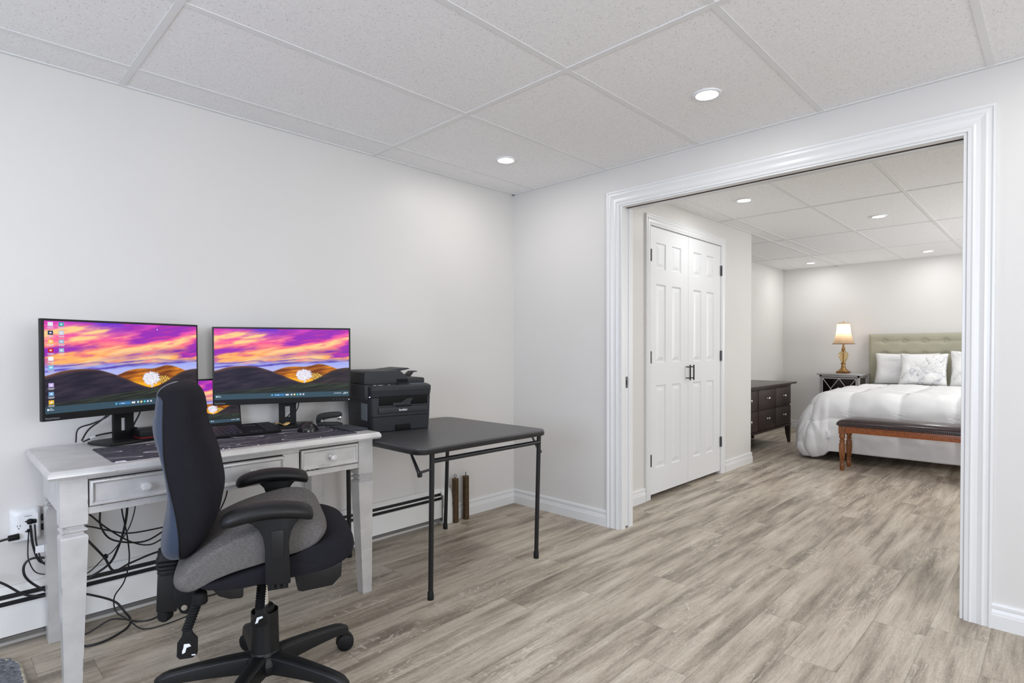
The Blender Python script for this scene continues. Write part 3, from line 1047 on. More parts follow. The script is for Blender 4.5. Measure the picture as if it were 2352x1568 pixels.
def wallpaper(u, v):
    """u 0..1 left-right, v 0..1 top-bottom; returns display RGB 0..255"""
    nz = lambda x, y, s=0, o=5: noise.fractal(Vector((x, y, s)), 1.0, 2.0, o)
    soft = lambda h: (v - h) * 150 + .5
    n1 = nz(u * 2.4 + 3, v * 7.5 + u * 2.4, 1.3)
    n2 = nz(u * 7 + 9, v * 26 + u * 6.0, 5.1)
    # sky
    top = lerp((214, 54, 190), (88, 44, 212), math.exp(-((u - 0.38) / 0.20) ** 2) * (1 - v * 2.5))
    mid, low, blue = (252, 104, 150), (255, 176, 100), (150, 168, 242)
    hb = .43 + .03 * (1 - u) + .03 * n1
    if v < 0.20:
        c = lerp(top, mid, v / 0.20)
    else:
        c = lerp(mid, low, (v - .20) / .16)
    cl = 0.5 + 1.1 * n1 + .25 * n2
    c = lerp(c, (255, 206, 140), max(0, cl - 0.55) * 2.4 * min(1, v / .10))
    c = lerp(c, (150, 40, 180), max(0, 0.44 - cl) * 2.1)
    c = lerp(c, (226, 60, 140), max(0, -n2 - .1) * .9)
    c = lerp(c, lerp(blue, (176, 180, 236), (v - .47) / .1), (v - hb) / .05)
    band = math.exp(-((v - (0.43 - 0.19 * (u - 0.35)) + 0.03 * n1) / 0.036) ** 2)
    if u > 0.25:
        c = lerp(c, (122, 40, 168), band * min(1, (u - .25) / .4) * 0.95 * (.75 + n2))
    b2 = math.exp(-((v - (0.545 - 0.07 * u) + 0.025 * n1) / 0.015) ** 2)
    c = lerp(c, (84, 62, 168), b2 * (.75 + n2))
    b3 = math.exp(-((v - (0.49 - 0.04 * u) + 0.03 * n1) / 0.011) ** 2)
    c = lerp(c, (108, 76, 180), b3 * (.6 + n2))
    # golden hill with its glowing trees
    h = profile(GOLD_HILL, u)
    if u > .34 and soft(h) > 0:
        lit = 0.38 + 0.5 * sin(u * 21 + v * 3.0) * .6 + 0.7 * n2
        g = lerp((112, 54, 14), (228, 138, 22), lit)
        g = lerp(g, (255, 182, 26), (v - 0.655) / 0.10)
        tu, tv = (u - 0.648) / 0.060, (v - 0.672) / 0.084
        rr = tu * tu + tv * tv
        if rr < 1.0 + 0.5 * nz(u * 60, v * 60, 2) or (abs(u - 0.652) < 0.005 and 0.74 < v < 0.785):
            g = lerp((255, 255, 255), (160, 150, 186), 0.30 + 0.9 * nz(u * 120, v * 120, 4))
        else:
            tu, tv = (u - 0.738) / 0.055, (v - 0.695) / 0.05
            if tu * tu + tv * tv < 0.8 + 0.8 * nz(u * 50, v * 50, 3):
                g = lerp((255, 214, 80), (120, 76, 50), 0.5 + 1.4 * nz(u * 130, v * 130, 6))
            elif abs(u - 0.722) < 0.003 and 0.72 < v < 0.77:
                g = (60, 40, 30)
        c = lerp(c, g, soft(h))
    for pts, lo, hi, rim in ((RIGHT_HILL, (28, 25, 34), (60, 51, 54), (140, 92, 40)), (LEFT_HILL, (24, 21, 40), (52, 43, 58), (156, 96, 56))):
        h = profile(pts, u)
        if soft(h) > 0 and (pts is LEFT_HILL or u > .6):
            g = lerp(lo, hi, 0.5 + 0.8 * n2)
            edge = max(0, 1 - (v - h) / 0.05)
            g = lerp(g, rim, edge * edge * (0.9 - .5 * min(1, max(0, (u - .12) / .2)) if pts is LEFT_HILL else 0.4))
            c = lerp(c, g, soft(h))
    h = 0.800 + 0.10 * max(0, .62 - u) / .62 + 0.01 * max(0, u - .75)
    if soft(h) > -4:
        g = lerp((24, 28, 24), (58, 68, 54), 0.5 + 1.2 * nz(u * 5, v * 60 + u * 14, 8))
        g = lerp(g, (24, 28, 30), (v - 0.82) / 0.2)
        c = lerp(c, g, ((v - h) * 40 + .5))
    if v > 0.925:
        c = (52, 76, 90)
    return c


def screen_mesh(name, w_, h_, nx, ny, overlays=(), u0=0.0, u1=1.0):
    """flat lit panel w_ x h_ in the local x/z plane, facing -y, with a colour per vertex; overlays = (u0,u1,v0,v1,rgb) marks"""
    vs, cs, fs = [], [], []
    for jn in range(ny + 1):
        for i in range(nx + 1):
            u, v = i / nx, jn / ny
            vs.append(((u - .5) * w_, 0, (.5 - v) * h_))
            cs.append(wallpaper(u, v))
    for jn in range(ny):
        for i in range(nx):
            a = jn * (nx + 1) + i
            fs.append((a, a + nx + 1, a + nx + 2, a + 1))
    for (a, b, c, d, rgb) in overlays:
        n = len(vs)
        for (u, v) in ((a, c), (a, d), (b, d), (b, c)):
            vs.append(((u - .5) * w_, -0.0006, (.5 - v) * h_))
            cs.append(rgb)
        fs.append((n, n + 1, n + 2, n + 3))
    me = bpy.data.meshes.new(name)
    me.from_pydata(vs, [], fs)
    at = me.color_attributes.new('Col', 'FLOAT_COLOR', 'POINT')
    buf = []
    for c in cs:
        buf += srgb(*[max(0, min(255, q)) for q in c])
    at.data.foreach_set('color', buf)
    me.materials.append(MAT['screen'])
    return me


def taskbar(full=True):
    """centred taskbar marks: start square, search pill, app dots, clock"""
    o = []
    o.append((0.402, 0.4075, 0.944, 0.953, (90, 200, 255)))
    o.append((0.409, 0.4145, 0.944, 0.953, (90, 200, 255)))
    o.append((0.402, 0.4075, 0.956, 0.965, (90, 200, 255)))
    o.append((0.409, 0.4145, 0.956, 0.965, (90, 200, 255)))
    o.append((0.424, 0.50, 0.940, 0.970, (50, 120, 176)))
    o.append((0.429, 0.434, 0.948, 0.960, (240, 244, 250)))
    o.append((0.440, 0.462, 0.951, 0.960, (214, 226, 236)))
    o.append((0.508, 0.532, 0.945, 0.966, (226, 232, 240)))
    for q, col in enumerate(((210, 226, 236), (250, 226, 150), (80, 200, 220), (200, 220, 250), (210, 214, 222))):
        o.append((0.546 + q * 0.0225, 0.558 + q * 0.0225, 0.944, 0.966, col))
    o.append((0.010, 0.020, 0.946, 0.966, (220, 232, 244)))
    o.append((0.023, 0.038, 0.944, 0.950, (200, 214, 226)))
    o.append((0.023, 0.046, 0.958, 0.964, (200, 214, 226)))
    if full:
        o.append((0.958, 0.976, 0.942, 0.949, (214, 226, 236)))
        o.append((0.948, 0.976, 0.957, 0.964, (214, 226, 236)))
        o.append((0.981, 0.988, 0.944, 0.958, (230, 236, 246)))
        for q in range(5):
            o.append((0.880 + q * .012, 0.887 + q * .012, 0.946, 0.958, (200, 214, 226)))
    return o


def desk_icons():
    o = []
    cols = [((0.018, 0.046), [(0.012, (214, 222, 232)), (0.105, (28, 48, 84)), (0.20, (238, 190, 96)), (0.295, (196, 22, 26)), (0.385, (236, 238, 240)), (0.480, (120, 190, 226)), (0.670, (190, 170, 230)), (0.765, (110, 160, 206)), (0.855, (236, 190, 60))]),
            ((0.076, 0.104), [(0.012, (40, 170, 170)), (0.105, (190, 206, 222)), (0.20, (150, 180, 206)), (0.295, (150, 180, 206))])]
    for (a, b), items in cols:
        for v, c in items:
            o.append((a, b, v, v + 0.044, c))
            o.append((a + .008, b - .008, v + .014, v + .030, (244, 246, 250)))
            o.append((a - .004, b + .004, v + .054, v + .059, (214, 216, 226)))
            o.append((a, b, v + .065, v + .070, (206, 208, 220)))
    o.append((0.022, 0.030, 0.858, 0.872, (220, 60, 50)))
    o.append((0.034, 0.042, 0.880, 0.895, (60, 160, 80)))
    return o


MW, MH = 0.612, 0.362
scr_left = screen_mesh('screen', MW - 0.016, MH - 0.034, 340, 190, taskbar(False) + desk_icons() + [(0.69, 0.695, 0.05, 0.065, (240, 240, 240))])
scr_right = screen_mesh('screen', MW - 0.016, MH - 0.034, 340, 190, taskbar(True))


def monitor(label, cx, cy, rz, zb, me, cbase):
    t = thing('monitor', label, 'monitor', (cx, cy, 0), rz, 'wide monitors on the desk')
    z = zb + MH / 2
    MB().box(-MW / 2, MW / 2, 0.0, 0.018, zb, zb + MH).build('bezel', 'black_plastic', t, bevel=0.0015)
    s = bpy.data.objects.new('screen', me)
    COL.objects.link(s)
    s.parent = t
    s.location = (0, -0.0008, z + 0.009)
    tag(s, 'lit screen with a sunset over hills wallpaper')
    MB().rings([[(a * MW / 2, y, z + b * MH / 2) for a, b in ((-1, -1), (1, -1), (1, 1), (-1, 1))] for a_, y, in ((1, .018),)] +
               [[(a * MW * .40, .038, z + b * MH * .36) for a, b in ((-1, -1), (1, -1), (1, 1), (-1, 1))], [(a * MW * .30, .052, z + b * MH * .26) for a, b in ((-1, -1), (1, -1), (1, 1), (-1, 1))]]).build('rear_housing', 'black_matte', t, bevel=0.003)
    text_mesh('logo', 'ThinkVision', 0.0098, 'ink_grey', t, Matrix.Translation((-MW / 2 + 0.006, -0.0012, zb + 0.006)) @ Matrix.Rotation(rad(90), 4, 'X'))
    for q in range(5):
        MB().box(MW / 2 - .085 + q * .016, MW / 2 - .080 + q * .016, -0.0010, 0.001, zb + .012, zb + .0128).build('button_mark', 'ink_grey', t)
    MB().box(MW / 2 - .011, MW / 2 - .008, -0.0012, 0.001, zb + .0075, zb + .0105).build('power_light', 'led', t)
    # stand: slotted flat post and flat base plate
    bx, by = cbase
    p = MB()
    pw, y0, y1 = 0.040, by + 0.020, by + 0.034
    zt, z0 = zb + 0.22, DZ + 0.012
    s0, s1, sw = DZ + 0.045, DZ + 0.098, 0.011
    p.box(bx - pw, bx - sw, y0, y1, z0, zt).box(bx + sw, bx + pw, y0, y1, z0, zt).box(bx - sw, bx + sw, y0, y1, z0, s0).box(bx - sw, bx + sw, y0, y1, s1, zt)
    p.build('stand_post', 'black_matte', t, smooth=False)
    n = MB().box(bx - .05, bx + .05, 0.030, y0 + .006, z - .05, z + .05)
    n.build('stand_mount', 'black_matte', t, bevel=0.004)
    b = MB().prism([(bx - .118, by - .075), (bx + .118, by - .075), (bx + .118, by + .06), (bx + .085, by + .085), (bx - .085, by + .085), (bx - .118, by + .06)], DZ + .0035, DZ + .013, 'XY')
    b.build('stand_base', 'black_plastic', t, bevel=0.0025)
    return t


monitor('left monitor, its sunset wallpaper covered with two columns of desktop icons at the left edge', -2.406, -0.200, rad(22.4), 0.868, scr_left, (0.038, 0.075))
monitor('right monitor with clear sunset wallpaper, standing between the chair and the printer', -1.782, -0.200, rad(-24.4), 0.862, scr_right, (0.012, 0.055))

# laptop behind the monitors
lp = thing('laptop', 'open black laptop with sunset wallpaper, half hidden between and behind the two monitors', 'laptop', (-2.100, -0.056, 0), 0)
MB().prism(rrect(-0.172, 0.172, -0.215, 0.004, 0.01), DZ + .0035, DZ + .019, 'XY').build('base', 'black_matte', lp, bevel=0.002)
lid = MB().box(-0.173, 0.173, 0.0, 0.006, 0.0, 0.226).build('lid', 'black_plastic', lp, bevel=0.002)
lid.location = (0, 0.0, DZ + .019)
lid.rotation_euler = (rad(-10), 0, 0)
sm = screen_mesh('screen', 0.334, 0.200, 150, 92, taskbar(True))
s = bpy.data.objects.new('screen', sm)
COL.objects.link(s)
s.parent = lid
s.location = (0, -0.0006, 0.118)

# keyboard with individual keys, resting on the laptop base
kb = thing('keyboard', 'slim black keyboard with number pad in front of the right monitor', 'keyboard', (-2.072, -0.262, 0), rad(-1))
KW, KD = 0.432, 0.150
tilt = Matrix.Translation((0, -KD / 2, 0.7490)) @ Matrix.Rotation(rad(9.5), 4, 'X')
MB().prism(rrect(-KW / 2, KW / 2, 0, KD, 0.008), 0.0, 0.007, 'XY', tilt).build('keyboard_body', 'black_matte', kb, bevel=0.001)
key = None
rows = 6
for r in range(rows):
    y = 0.010 + r * 0.0228
    cells = []
    if r == 0:
        x = 0
        for wd in (1.25, 1.25, 1.25, 6.25, 1.25, 1.25, 1.25):
            cells.append((x, wd)); x += wd
    else:
        cells = [(q, 1) for q in range(14)]
    cells += [(15.2 + q, 1) for q in range(3)] if r in (0, 4) else []
    cells += [(18.8 + q, 1) for q in range(3)]
    for (cxk, wd) in cells:
        if r == 0 and wd == 6.25:
            k_ = MB().prism(rrect(-.0585, .0585, -.0090, .0090, .002, 2), 0.0, 0.0022, 'XY').build('key', 'keycap', kb)
        elif key is None:
            key = MB().prism(rrect(-.0082, .0082, -.0090, .0090, .002, 2), 0.0, 0.0022, 'XY').build('key', 'keycap', kb)
            k_ = key
        else:
            k_ = key.copy()
            COL.objects.link(k_)
        k_.matrix_local = tilt @ Matrix.Translation((-KW / 2 + 0.010 + (cxk + wd / 2) * 0.0190, y + 0.009, 0.0068))

# mouse
ms = thing('computer_mouse', 'black sculpted wireless mouse on the mat right of the keyboard', 'mouse', (-1.752, -0.385, DZ + .0035), rad(38))
ms.scale = (.88, .88, .90)
mb = MB()
R = []
for i in range(13):
    t = i / 12
    x = -0.060 + 0.120 * t
    hw = 0.006 + 0.037 * sqrt(max(0, 1 - abs(2 * t - 1) ** 2.6))
    hh = 0.004 + 0.046 * (sin(pi * min(1, t * 1.02 + .04)) ** .8) * (1.05 - .35 * t)
    ring = []
    for k in range(20):
        a = 2 * pi * k / 20
        yy = hw * cos(a)
        zz = max(0, sin(a)) ** 0.8 * hh
        zz += 0.008 * max(0, cos(a)) * (sin(pi * t)) * max(0, sin(a))
        ring.append((x, yy * (1.0 if yy < 0 else 1.15), zz))
    R.append(ring)
mb.rings(R).build('mouse_body', 'black_gloss', ms)
MB().lathe([(0.0, -0.004), (0.008, -0.004), (0.010, -0.002), (0.010, 0.002), (0.008, 0.004), (0, 0.004)], (0.030, 0, 0.036), 18, 'X').build('scroll_wheel', 'dark_steel', ms)
MB().box(-0.03, 0.03, 0.036, 0.050, 0.001, 0.010).build('thumb_rest', 'black_matte', ms, bevel=0.004)

# stapler
st = thing('stapler', 'black desktop stapler standing at the right end of the desk beside the printer', 'stapler', (-1.590, -0.275, DZ), rad(-28))
st.scale = (.80, .9, .92)
MB().prism([(-.075, 0.0), (.076, 0.0), (.078, .008), (.05, .018), (-.06, .022), (-.075, .018)], -.021, .021, 'XZ').build('stapler_base', 'black_plastic', st, bevel=.002)
up = closed_curve([(-.074, .012), (-.080, .040), (-.068, .062), (-.02, .072), (.045, .074), (.070, .068), (.070, .052), (.045, .046), (-.01, .040), (-.045, .030)], 4)
MB().prism(up, -.017, .017, 'XZ').build('stapler_arm', 'black_plastic', st, bevel=.003, angle=50)
MB().box(.045, .066, -.008, .008, .032, .050).build('staple_head', 'chrome', st, bevel=.001)
MB().cyl((-.045, -.019, .030), (-.045, .019, .030), .007, n=16).build('pivot_pin', 'steel', st)

# small note, dock, charger plug
mb = MB()
nv = []
for i in range(7):
    for jn in range(5):
        nv.append((-.032 + .064 * i / 6, -.018 + .036 * jn / 4 + .004 * sin(i), .004 + .006 * sin(i * 1.1 + jn * .7) + .004))
nf = [(i * 5 + jn, i * 5 + jn + 1, (i + 1) * 5 + jn + 1, (i + 1) * 5 + jn) for i in range(6) for jn in range(4)]
nt = mb.add(nv, nf).build('paper_scrap', 'paper_yellow', loc=(-1.792, -0.205, DZ + .016), rot=(0, 0, rad(-35)))
so = nt.modifiers.new('solid', 'SOLIDIFY')
so.thickness = 0.0006
tag(nt, 'crumpled yellow paper scrap at the corner of the keyboard below the right monitor', 'paper')
dk = thing('docking_station', 'small flat black box with a red underside on the left monitor foot', 'docking station', (-2.322, -0.112, DZ + .014), rad(4))
MB().box(-.050, .050, -.055, .055, .004, .034).build('case', 'black_plastic', dk, bevel=.002)
MB().box(-.047, .047, -.052, .052, 0, .004).build('foot_pad', 'red', dk)


# ================================================================ CABLES
def cable(label, pts, r=0.0028, group=None, name='cable', k=7):
    o = MB().tube(pts, r, 8, k).build(name, 'cable', angle=80)
    return tag(o, label, 'cable', group)


cable('black cable arching from the left monitor to the desk edge, outermost of three', [(-2.562, -.062, .752), (-2.553, -.06, .805), (-2.503, -.05, .822), (-2.455, -.07, .850), (-2.43, -.09, .90)], .0028, 'monitor cables')
cable('black cable curving from the left monitor down to the near corner of its foot', [(-2.545, -.075, .759), (-2.518, -.06, .801), (-2.462, -.06, .849), (-2.43, -.07, .92)], .0032, 'monitor cables')
cable('straight black cable hanging from the left monitor to the flat black box', [(-2.335, -.06, .92), (-2.342, -.06, .857), (-2.369, -.07, .800), (-2.36, -.09, .792)], .0032, 'monitor cables')
c = cable('short black cable with a white tag lying behind the left monitor foot', [(-2.535, -.03, .748), (-2.518, -.035, .756), (-2.489, -.03, .768), (-2.44, -.03, .775), (-2.38, -.02, .775)], .0032, 'monitor cables')
MB().cyl((-2.512, -.034, .758), (-2.494, -.032, .766), .0065, n=10).build('white_tag', 'white_plastic', c)
cable('black cable hanging behind the right monitor post, outer of two', [(-1.665, -.055, .93), (-1.661, -.06, .846), (-1.680, -.06, .810), (-1.71, -.06, .775)], .0028, 'right monitor cables')
cable('black cable hanging behind the right monitor post, inner of two', [(-1.650, -.05, .93), (-1.647, -.06, .845), (-1.664, -.06, .800), (-1.70, -.06, .755)], .0028, 'right monitor cables')

U = [
    ('thick black cable looping low under the desk over the heater', [(-2.62, -.16, .50), (-2.543, -.2, .383), (-2.494, -.18, .306), (-2.458, -.15, .236), (-2.395, -.12, .242), (-2.30, -.12, .262), (-2.2, -.12, .262)], .0042),
    ('black cable sagging in a shallow curve under the desk, highest on the left', [(-2.526, -.3, .60), (-2.526, -.3, .521), (-2.515, -.25, .446), (-2.468, -.2, .373), (-2.366, -.2, .342), (-2.28, -.2, .375)], .0034),
    ('black cable running nearly level under the desk to the chair back', [(-2.62, -.2, .468), (-2.542, -.2, .443), (-2.482, -.2, .414), (-2.41, -.2, .387), (-2.28, -.2, .384)], .0030),
    ('black cable sagging lowest behind the chair back under the desk', [(-2.60, -.3, .56), (-2.555, -.3, .51), (-2.498, -.25, .439), (-2.411, -.2, .353), (-2.343, -.2, .324), (-2.28, -.2, .348)], .0030),
    ('thick black cable dropping from the desk and curving left to the wall', [(-2.441, -.3, .59), (-2.441, -.3, .507), (-2.442, -.25, .421), (-2.454, -.2, .335), (-2.474, -.15, .267), (-2.532, -.12, .223), (-2.59, -.1, .20)], .0044),
    ('thin black cable hanging from the desk to the floor through the bundle', [(-2.458, -.3, .59), (-2.458, -.3, .511), (-2.432, -.25, .393), (-2.416, -.2, .281), (-2.424, -.15, .182), (-2.452, -.12, .119), (-2.447, -.12, .058), (-2.41, -.15, .02), (-2.38, -.24, .004), (-2.30, -.26, .004), (-2.2, -.24, .004)], .0026),
    ('paired thin black cable crossing down left below the drawers with a small clip', [(-2.412, -.3, .59), (-2.415, -.3, .51), (-2.438, -.3, .431), (-2.466, -.2, .334), (-2.494, -.18, .306), (-2.532, -.12, .245), (-2.59, -.1, .215)], .0022),
    ('black power cord lying in a loop on the floor behind the front desk leg', [(-2.60, -.14, .19), (-2.539, -.15, .165), (-2.459, -.15, .113), (-2.425, -.16, .062), (-2.405, -.16, .02), (-2.43, -.19, .004), (-2.50, -.24, .004), (-2.56, -.24, .004), (-2.60, -.18, .004)], .0042),
    ('black cord on the floor running to the chair base', [(-2.60, -.11, .004), (-2.54, -.12, .004), (-2.47, -.12, .03), (-2.42, -.13, .02), (-2.38, -.15, .004), (-2.33, -.17, .004), (-2.25, -.12, .004), (-2.1, -.10, .004), (-1.9, -.12, .004)], .0036),
    ('black cable curving down from behind the middle drawer beside the far armrest', [(-2.06, -.25, .60), (-2.062, -.25, .50), (-2.08, -.22, .42), (-2.12, -.2, .36), (-2.2, -.2, .33)], .0032),
]
for lb, pts, r in U:
    o = cable(lb, pts, r, 'cables under the desk')
    if 'clip' in lb:
        MB().lathe([(0.003, -.010), (.008, -.006), (.009, .004), (.003, .010)], (-2.490, -.18, .309), 12).build('clip', 'black_matte', o)

# wall outlet tap with plugs
wt = thing('outlet_extender', 'white wall outlet extender with black plugs left of the desk leg', 'outlet extender', (-2.713, 0, 0))
mb = MB()
R = []
for y, o, rr in ((0.0, 0, .014), (-.026, 0, .014), (-.044, .010, .016), (-.050, .020, .014), (-.050, .028, .010)):
    R.append([(a, y, b) for a, b in rrect(-.046 + o, .046 - o * .6, .388 + o * .6, .514 - o * .6, rr)])
mb.rings(R).build('housing', 'white_plastic', wt)
text_mesh('brand_print', 'Addtam', 0.007, 'ink_grey', wt, Matrix.Translation((-.006, -.0505, .487)) @ Matrix.Rotation(rad(90), 4, 'X'))
for (x, z) in ((-.018, .452), ):
    sk = MB()
    sk.box(x - .009, x - .0075, -.0508, -.049, z, z + .007).box(x - .001, x + .0005, -.0508, -.049, z, z + .007).cyl((x - .0045, -.0508, z - .006), (x - .0045, -.049, z - .006), .002, n=10)
    sk.build('socket', 'black_matte', wt)
for q, z in enumerate((.466, .428)):
    MB().box(-.004, .008, -.0508, -.047, z, z + .005).build('usb_port', 'black_matte', wt)
for q, (z, lb) in enumerate(((.470, 'upper'), (.433, 'lower'))):
    pk = MB().box(-2.668, -2.652, -.040, -.018, z - .011, z + .011).build('adapter', 'black_matte', bevel=.003)
    tag(pk, 'black square plug in the right side of the white outlet extender, %s one' % lb, 'adapter', 'side plugs of the outlet extender')
P = [
    ('thick black cord plugged into the outlet extender from the left', [(-2.83, -.06, .405), (-2.788, -.058, .414), (-2.764, -.057, .417)], .0045, (-2.766, -.0565, .417), (-2.735, -.053, .418)),
    ('black cord leaving the front of the outlet extender downwards, with a white tag', [(-2.703, -.062, .455), (-2.696, -.06, .377), (-2.680, -.06, .315), (-2.655, -.06, .293)], .0040, (-2.7035, -.060, .462), (-2.702, -.051, .472)),
    ('thin black cord leaving the front of the outlet extender beside the tagged one', [(-2.690, -.062, .455), (-2.685, -.06, .374), (-2.667, -.07, .302), (-2.63, -.06, .28)], .0026, (-2.690, -.060, .462), (-2.690, -.051, .470)),
    ('thinnest black cord dropping from the outlet extender in a wide bow', [(-2.708, -.062, .43), (-2.711, -.06, .37), (-2.709, -.06, .322), (-2.690, -.06, .272), (-2.655, -.06, .251)], .0020, (-2.708, -.060, .431), (-2.708, -.051, .436)),
]
for lb, pts, r, p0, p1 in P:
    o = cable(lb, pts, r, 'cords at the outlet extender')
    MB().cyl(p0, p1, r * 2.4, r * 2.6, 12).build('plug', 'black_matte', o, bevel=.001)
    if 'white tag' in lb:
        MB().box(-2.690, -2.664, -.068, -.067, .345, .372).build('paper_tag', 'white_plastic', o)
cable('thick black cord looping out between the outlet extender and the rear desk leg', [(-2.655, -.06, .318), (-2.70, -.06, .326), (-2.722, -.06, .307), (-2.722, -.062, .270), (-2.700, -.062, .232), (-2.655, -.062, .186)], .0042, 'cords at the outlet extender')
cable('thick black cord resting on the heater, entering the picture from the left edge', [(-2.86, -.06, .30), (-2.79, -.062, .262), (-2.73, -.066, .203), (-2.69, -.068, .182), (-2.65, -.068, .176), (-2.60, -.068, .19)], .0042, 'cords at the outlet extender')

# ================================================================ FOLDING TABLE
TZ = 0.700
ft = thing('folding_table', 'square black folding card table with vinyl top standing between desk and doorway', 'table', (0, 0, 0))
TX0, TX1, TY0, TY1 = -1.545, -0.716, -0.950, -0.120
MB().prism(rrect(TX0 + .003, TX1 - .003, TY0 + .003, TY1 - .003, 0.058, 8), TZ - .012, TZ, 'XY').build('tabletop', 'vinyl', ft, bevel=.004, seg=3)
mb = MB()
R = []
for o, z in ((.004, TZ - .008), (0, TZ - .011), (0, TZ - .024), (.003, TZ - .028), (.012, TZ - .028), (.012, TZ - .008)):
    R.append([(a, b, z) for a, b in rrect(TX0 + o, TX1 - o, TY0 + o, TY1 - o, 0.06 - o, 8)])
R.append(R[0])
mb.rings(R, cap=False).build('rim_frame', 'tube_black', ft)
tl = [(-1.420, -0.858), (-0.716 - .02, -0.862), (-0.748, -0.110 - .07), (-1.420, -0.150)]
tl = [(-1.414, -0.850, -1.445, -0.905), (-0.712, -0.855, -0.745, -0.905), (-0.738, -0.120, -0.765, -0.185), (-1.400, -0.120, -1.44, -0.185)]
for (xf, yf, xt, yt) in tl:
    lg = MB().tube([(xf, yf, 0.03), (xt, yt, TZ - .02)], 0.0115, 14, 0)
    L = lg.build('leg', 'tube_black', ft)
    MB().lathe([(0.0, 0), (.014, 0), (.0145, .004), (.0135, .035), (.0118, .037)], (xf - (xt - xf) * .03, yf - (yt - yf) * .03, 0), 14).build('leg_cap', 'black_matte', L)
    # folding brace with slotted strut
    iy = 1 if yf < -.5 else -1
f_ = lambda l, t: (l[0] + (l[2] - l[0]) * t, l[1] + (l[3] - l[1]) * t, 0.03 + (TZ - .07) * t)
for (a, b) in ((0, 1), (2, 3)):
    MB().tube([f_(tl[a], .955), f_(tl[b], .955)], .0105, 12, 0).build('crossbar', 'tube_black', ft)
for l, sx in ((tl[0], -1), (tl[1], 1), (tl[2], 1), (tl[3], -1)):
    p = f_(l, .900)
    q = (p[0] + sx * .052 * (1 if sx < 0 else .55), p[1] + (.02 if l[1] < -.5 else -.02), p[2] - .012)
    MB().tube([p, q], .0055, 8, 0).tube([(q[0] - .003, q[1], q[2] - .014), (q[0] - .004, q[1] + (.07 if l[1] < -.5 else -.07), TZ - .02)], .004, 8, 0).tube([(q[0] + .006, q[1], q[2] - .006), (q[0] + .004, q[1] + (.082 if l[1] < -.5 else -.082), TZ - .02)], .004, 8, 0).cyl((q[0] - .006, q[1], q[2] - .010), (q[0] + .008, q[1], q[2] - .010), .010, n=14).build('folding_brace', 'tube_black', ft)

# ================================================================ PRINTER
pr = thing('laser_printer', 'dark grey multifunction laser printer with document feeder on the folding table', 'printer', (-1.270, -0.431, TZ), rad(-10.0))
pr.scale = (.86, 1.04, .955)
# local: x along front (-.2...2), y depth 0 = front ... .36, z up
W2 = 0.198
b = MB()
R = []
for z, o, sk in ((0.0, .010, .006), (0.004, .007, .003), (0.080, .004, 0), (0.082, .0055, .002), (0.084, .004, 0), (0.182, .001, 0), (0.184, .003, .002), (0.186, .001, 0), (0.222, -.002, -.003)):
    R.append([(a, bb, z) for a, bb in rrect(-W2 + o, W2 - o, 0.0 + o + sk, .34 - o, .026)])
bd = b.rings(R).build('body', 'printer', pr, angle=25)
# output opening (flat near-black panel painted as the cavity's shade) with frame, tray flap, paper tray
MB().box(-.148, .168, -.0005, .012, .140, .192).build('output_slot', 'printer_dark', pr, bevel=.004)
MB().box(-.060, .052, -.004, .01, .1405, .1525).prism([(-.010, .1525), (.035, .174), (.072, .174), (.052, .1525)], -.0035, -.0015, 'XZ').build('paper_support', 'printer', pr, bevel=.0012)
mb = MB()
for (a0, a1, c0, c1) in ((-.150, .166, .1285, .1300), (-.150, .166, .0790 + .018, .0805 + .018), (-.150, -.1488, .098, .130), (.1648, .166, .098, .130)):
    mb.box(a0, a1, -.0012 + .003, .004, c0, c1)
MB().box(-.148, .165, -.0004, .003, .0985, .129).build('manual_feed_door', 'printer', pr, bevel=.001)
mb.build('door_seam', 'printer_dark', pr)
MB().box(-.038, .062, -.0015, .003, .1305, .1355).build('door_grip', 'printer_dark', pr)
MB().box(-.040, .055, .0005, .012, .006, .034).build('tray_handle', 'printer_dark', pr, bevel=.003)
text_mesh('logo', 'brother', 0.017, 'ink', pr, Matrix.Translation((.006, -.0010, .108)) @ Matrix.Rotation(rad(90), 4, 'X'), align='CENTER', bold=.0003)
# control panel (sloped) and scanner glass unit
cp = MB()
R = []
for z, o, fr_ in ((.222, 0, -.004), (.238, -.001, -.004), (.246, .006, .008), (.252, .012, .060)):
    R.append([(a, bb, z) for a, bb in rrect(-W2 + o, W2 - o, fr_, .34, .022)])
cp.rings(R).build('control_panel', 'printer', pr, angle=30)
sl = lambda y: .246 + (y - .008) * (.006 / .052) + .0008
kp = MB()
for r in range(4):
    for q in range(6):
        y = .018 + r * .010
        x = .075 + q * .017
        kp.box(x, x + .011, y, y + .0055, sl(y) - .0006, sl(y) + .0008)
kp.build('keypad', 'printer_lt', pr)
MB().box(-.018, .050, .016, .048, .2468, .2522).build('display', 'black_gloss', pr)
for (x, w_) in ((-.170, .016), (-.142, .030), (-.078, .010)):
    MB().box(x, x + w_, .018, .024, .2476, .2488).build('label_print', 'ink', pr)
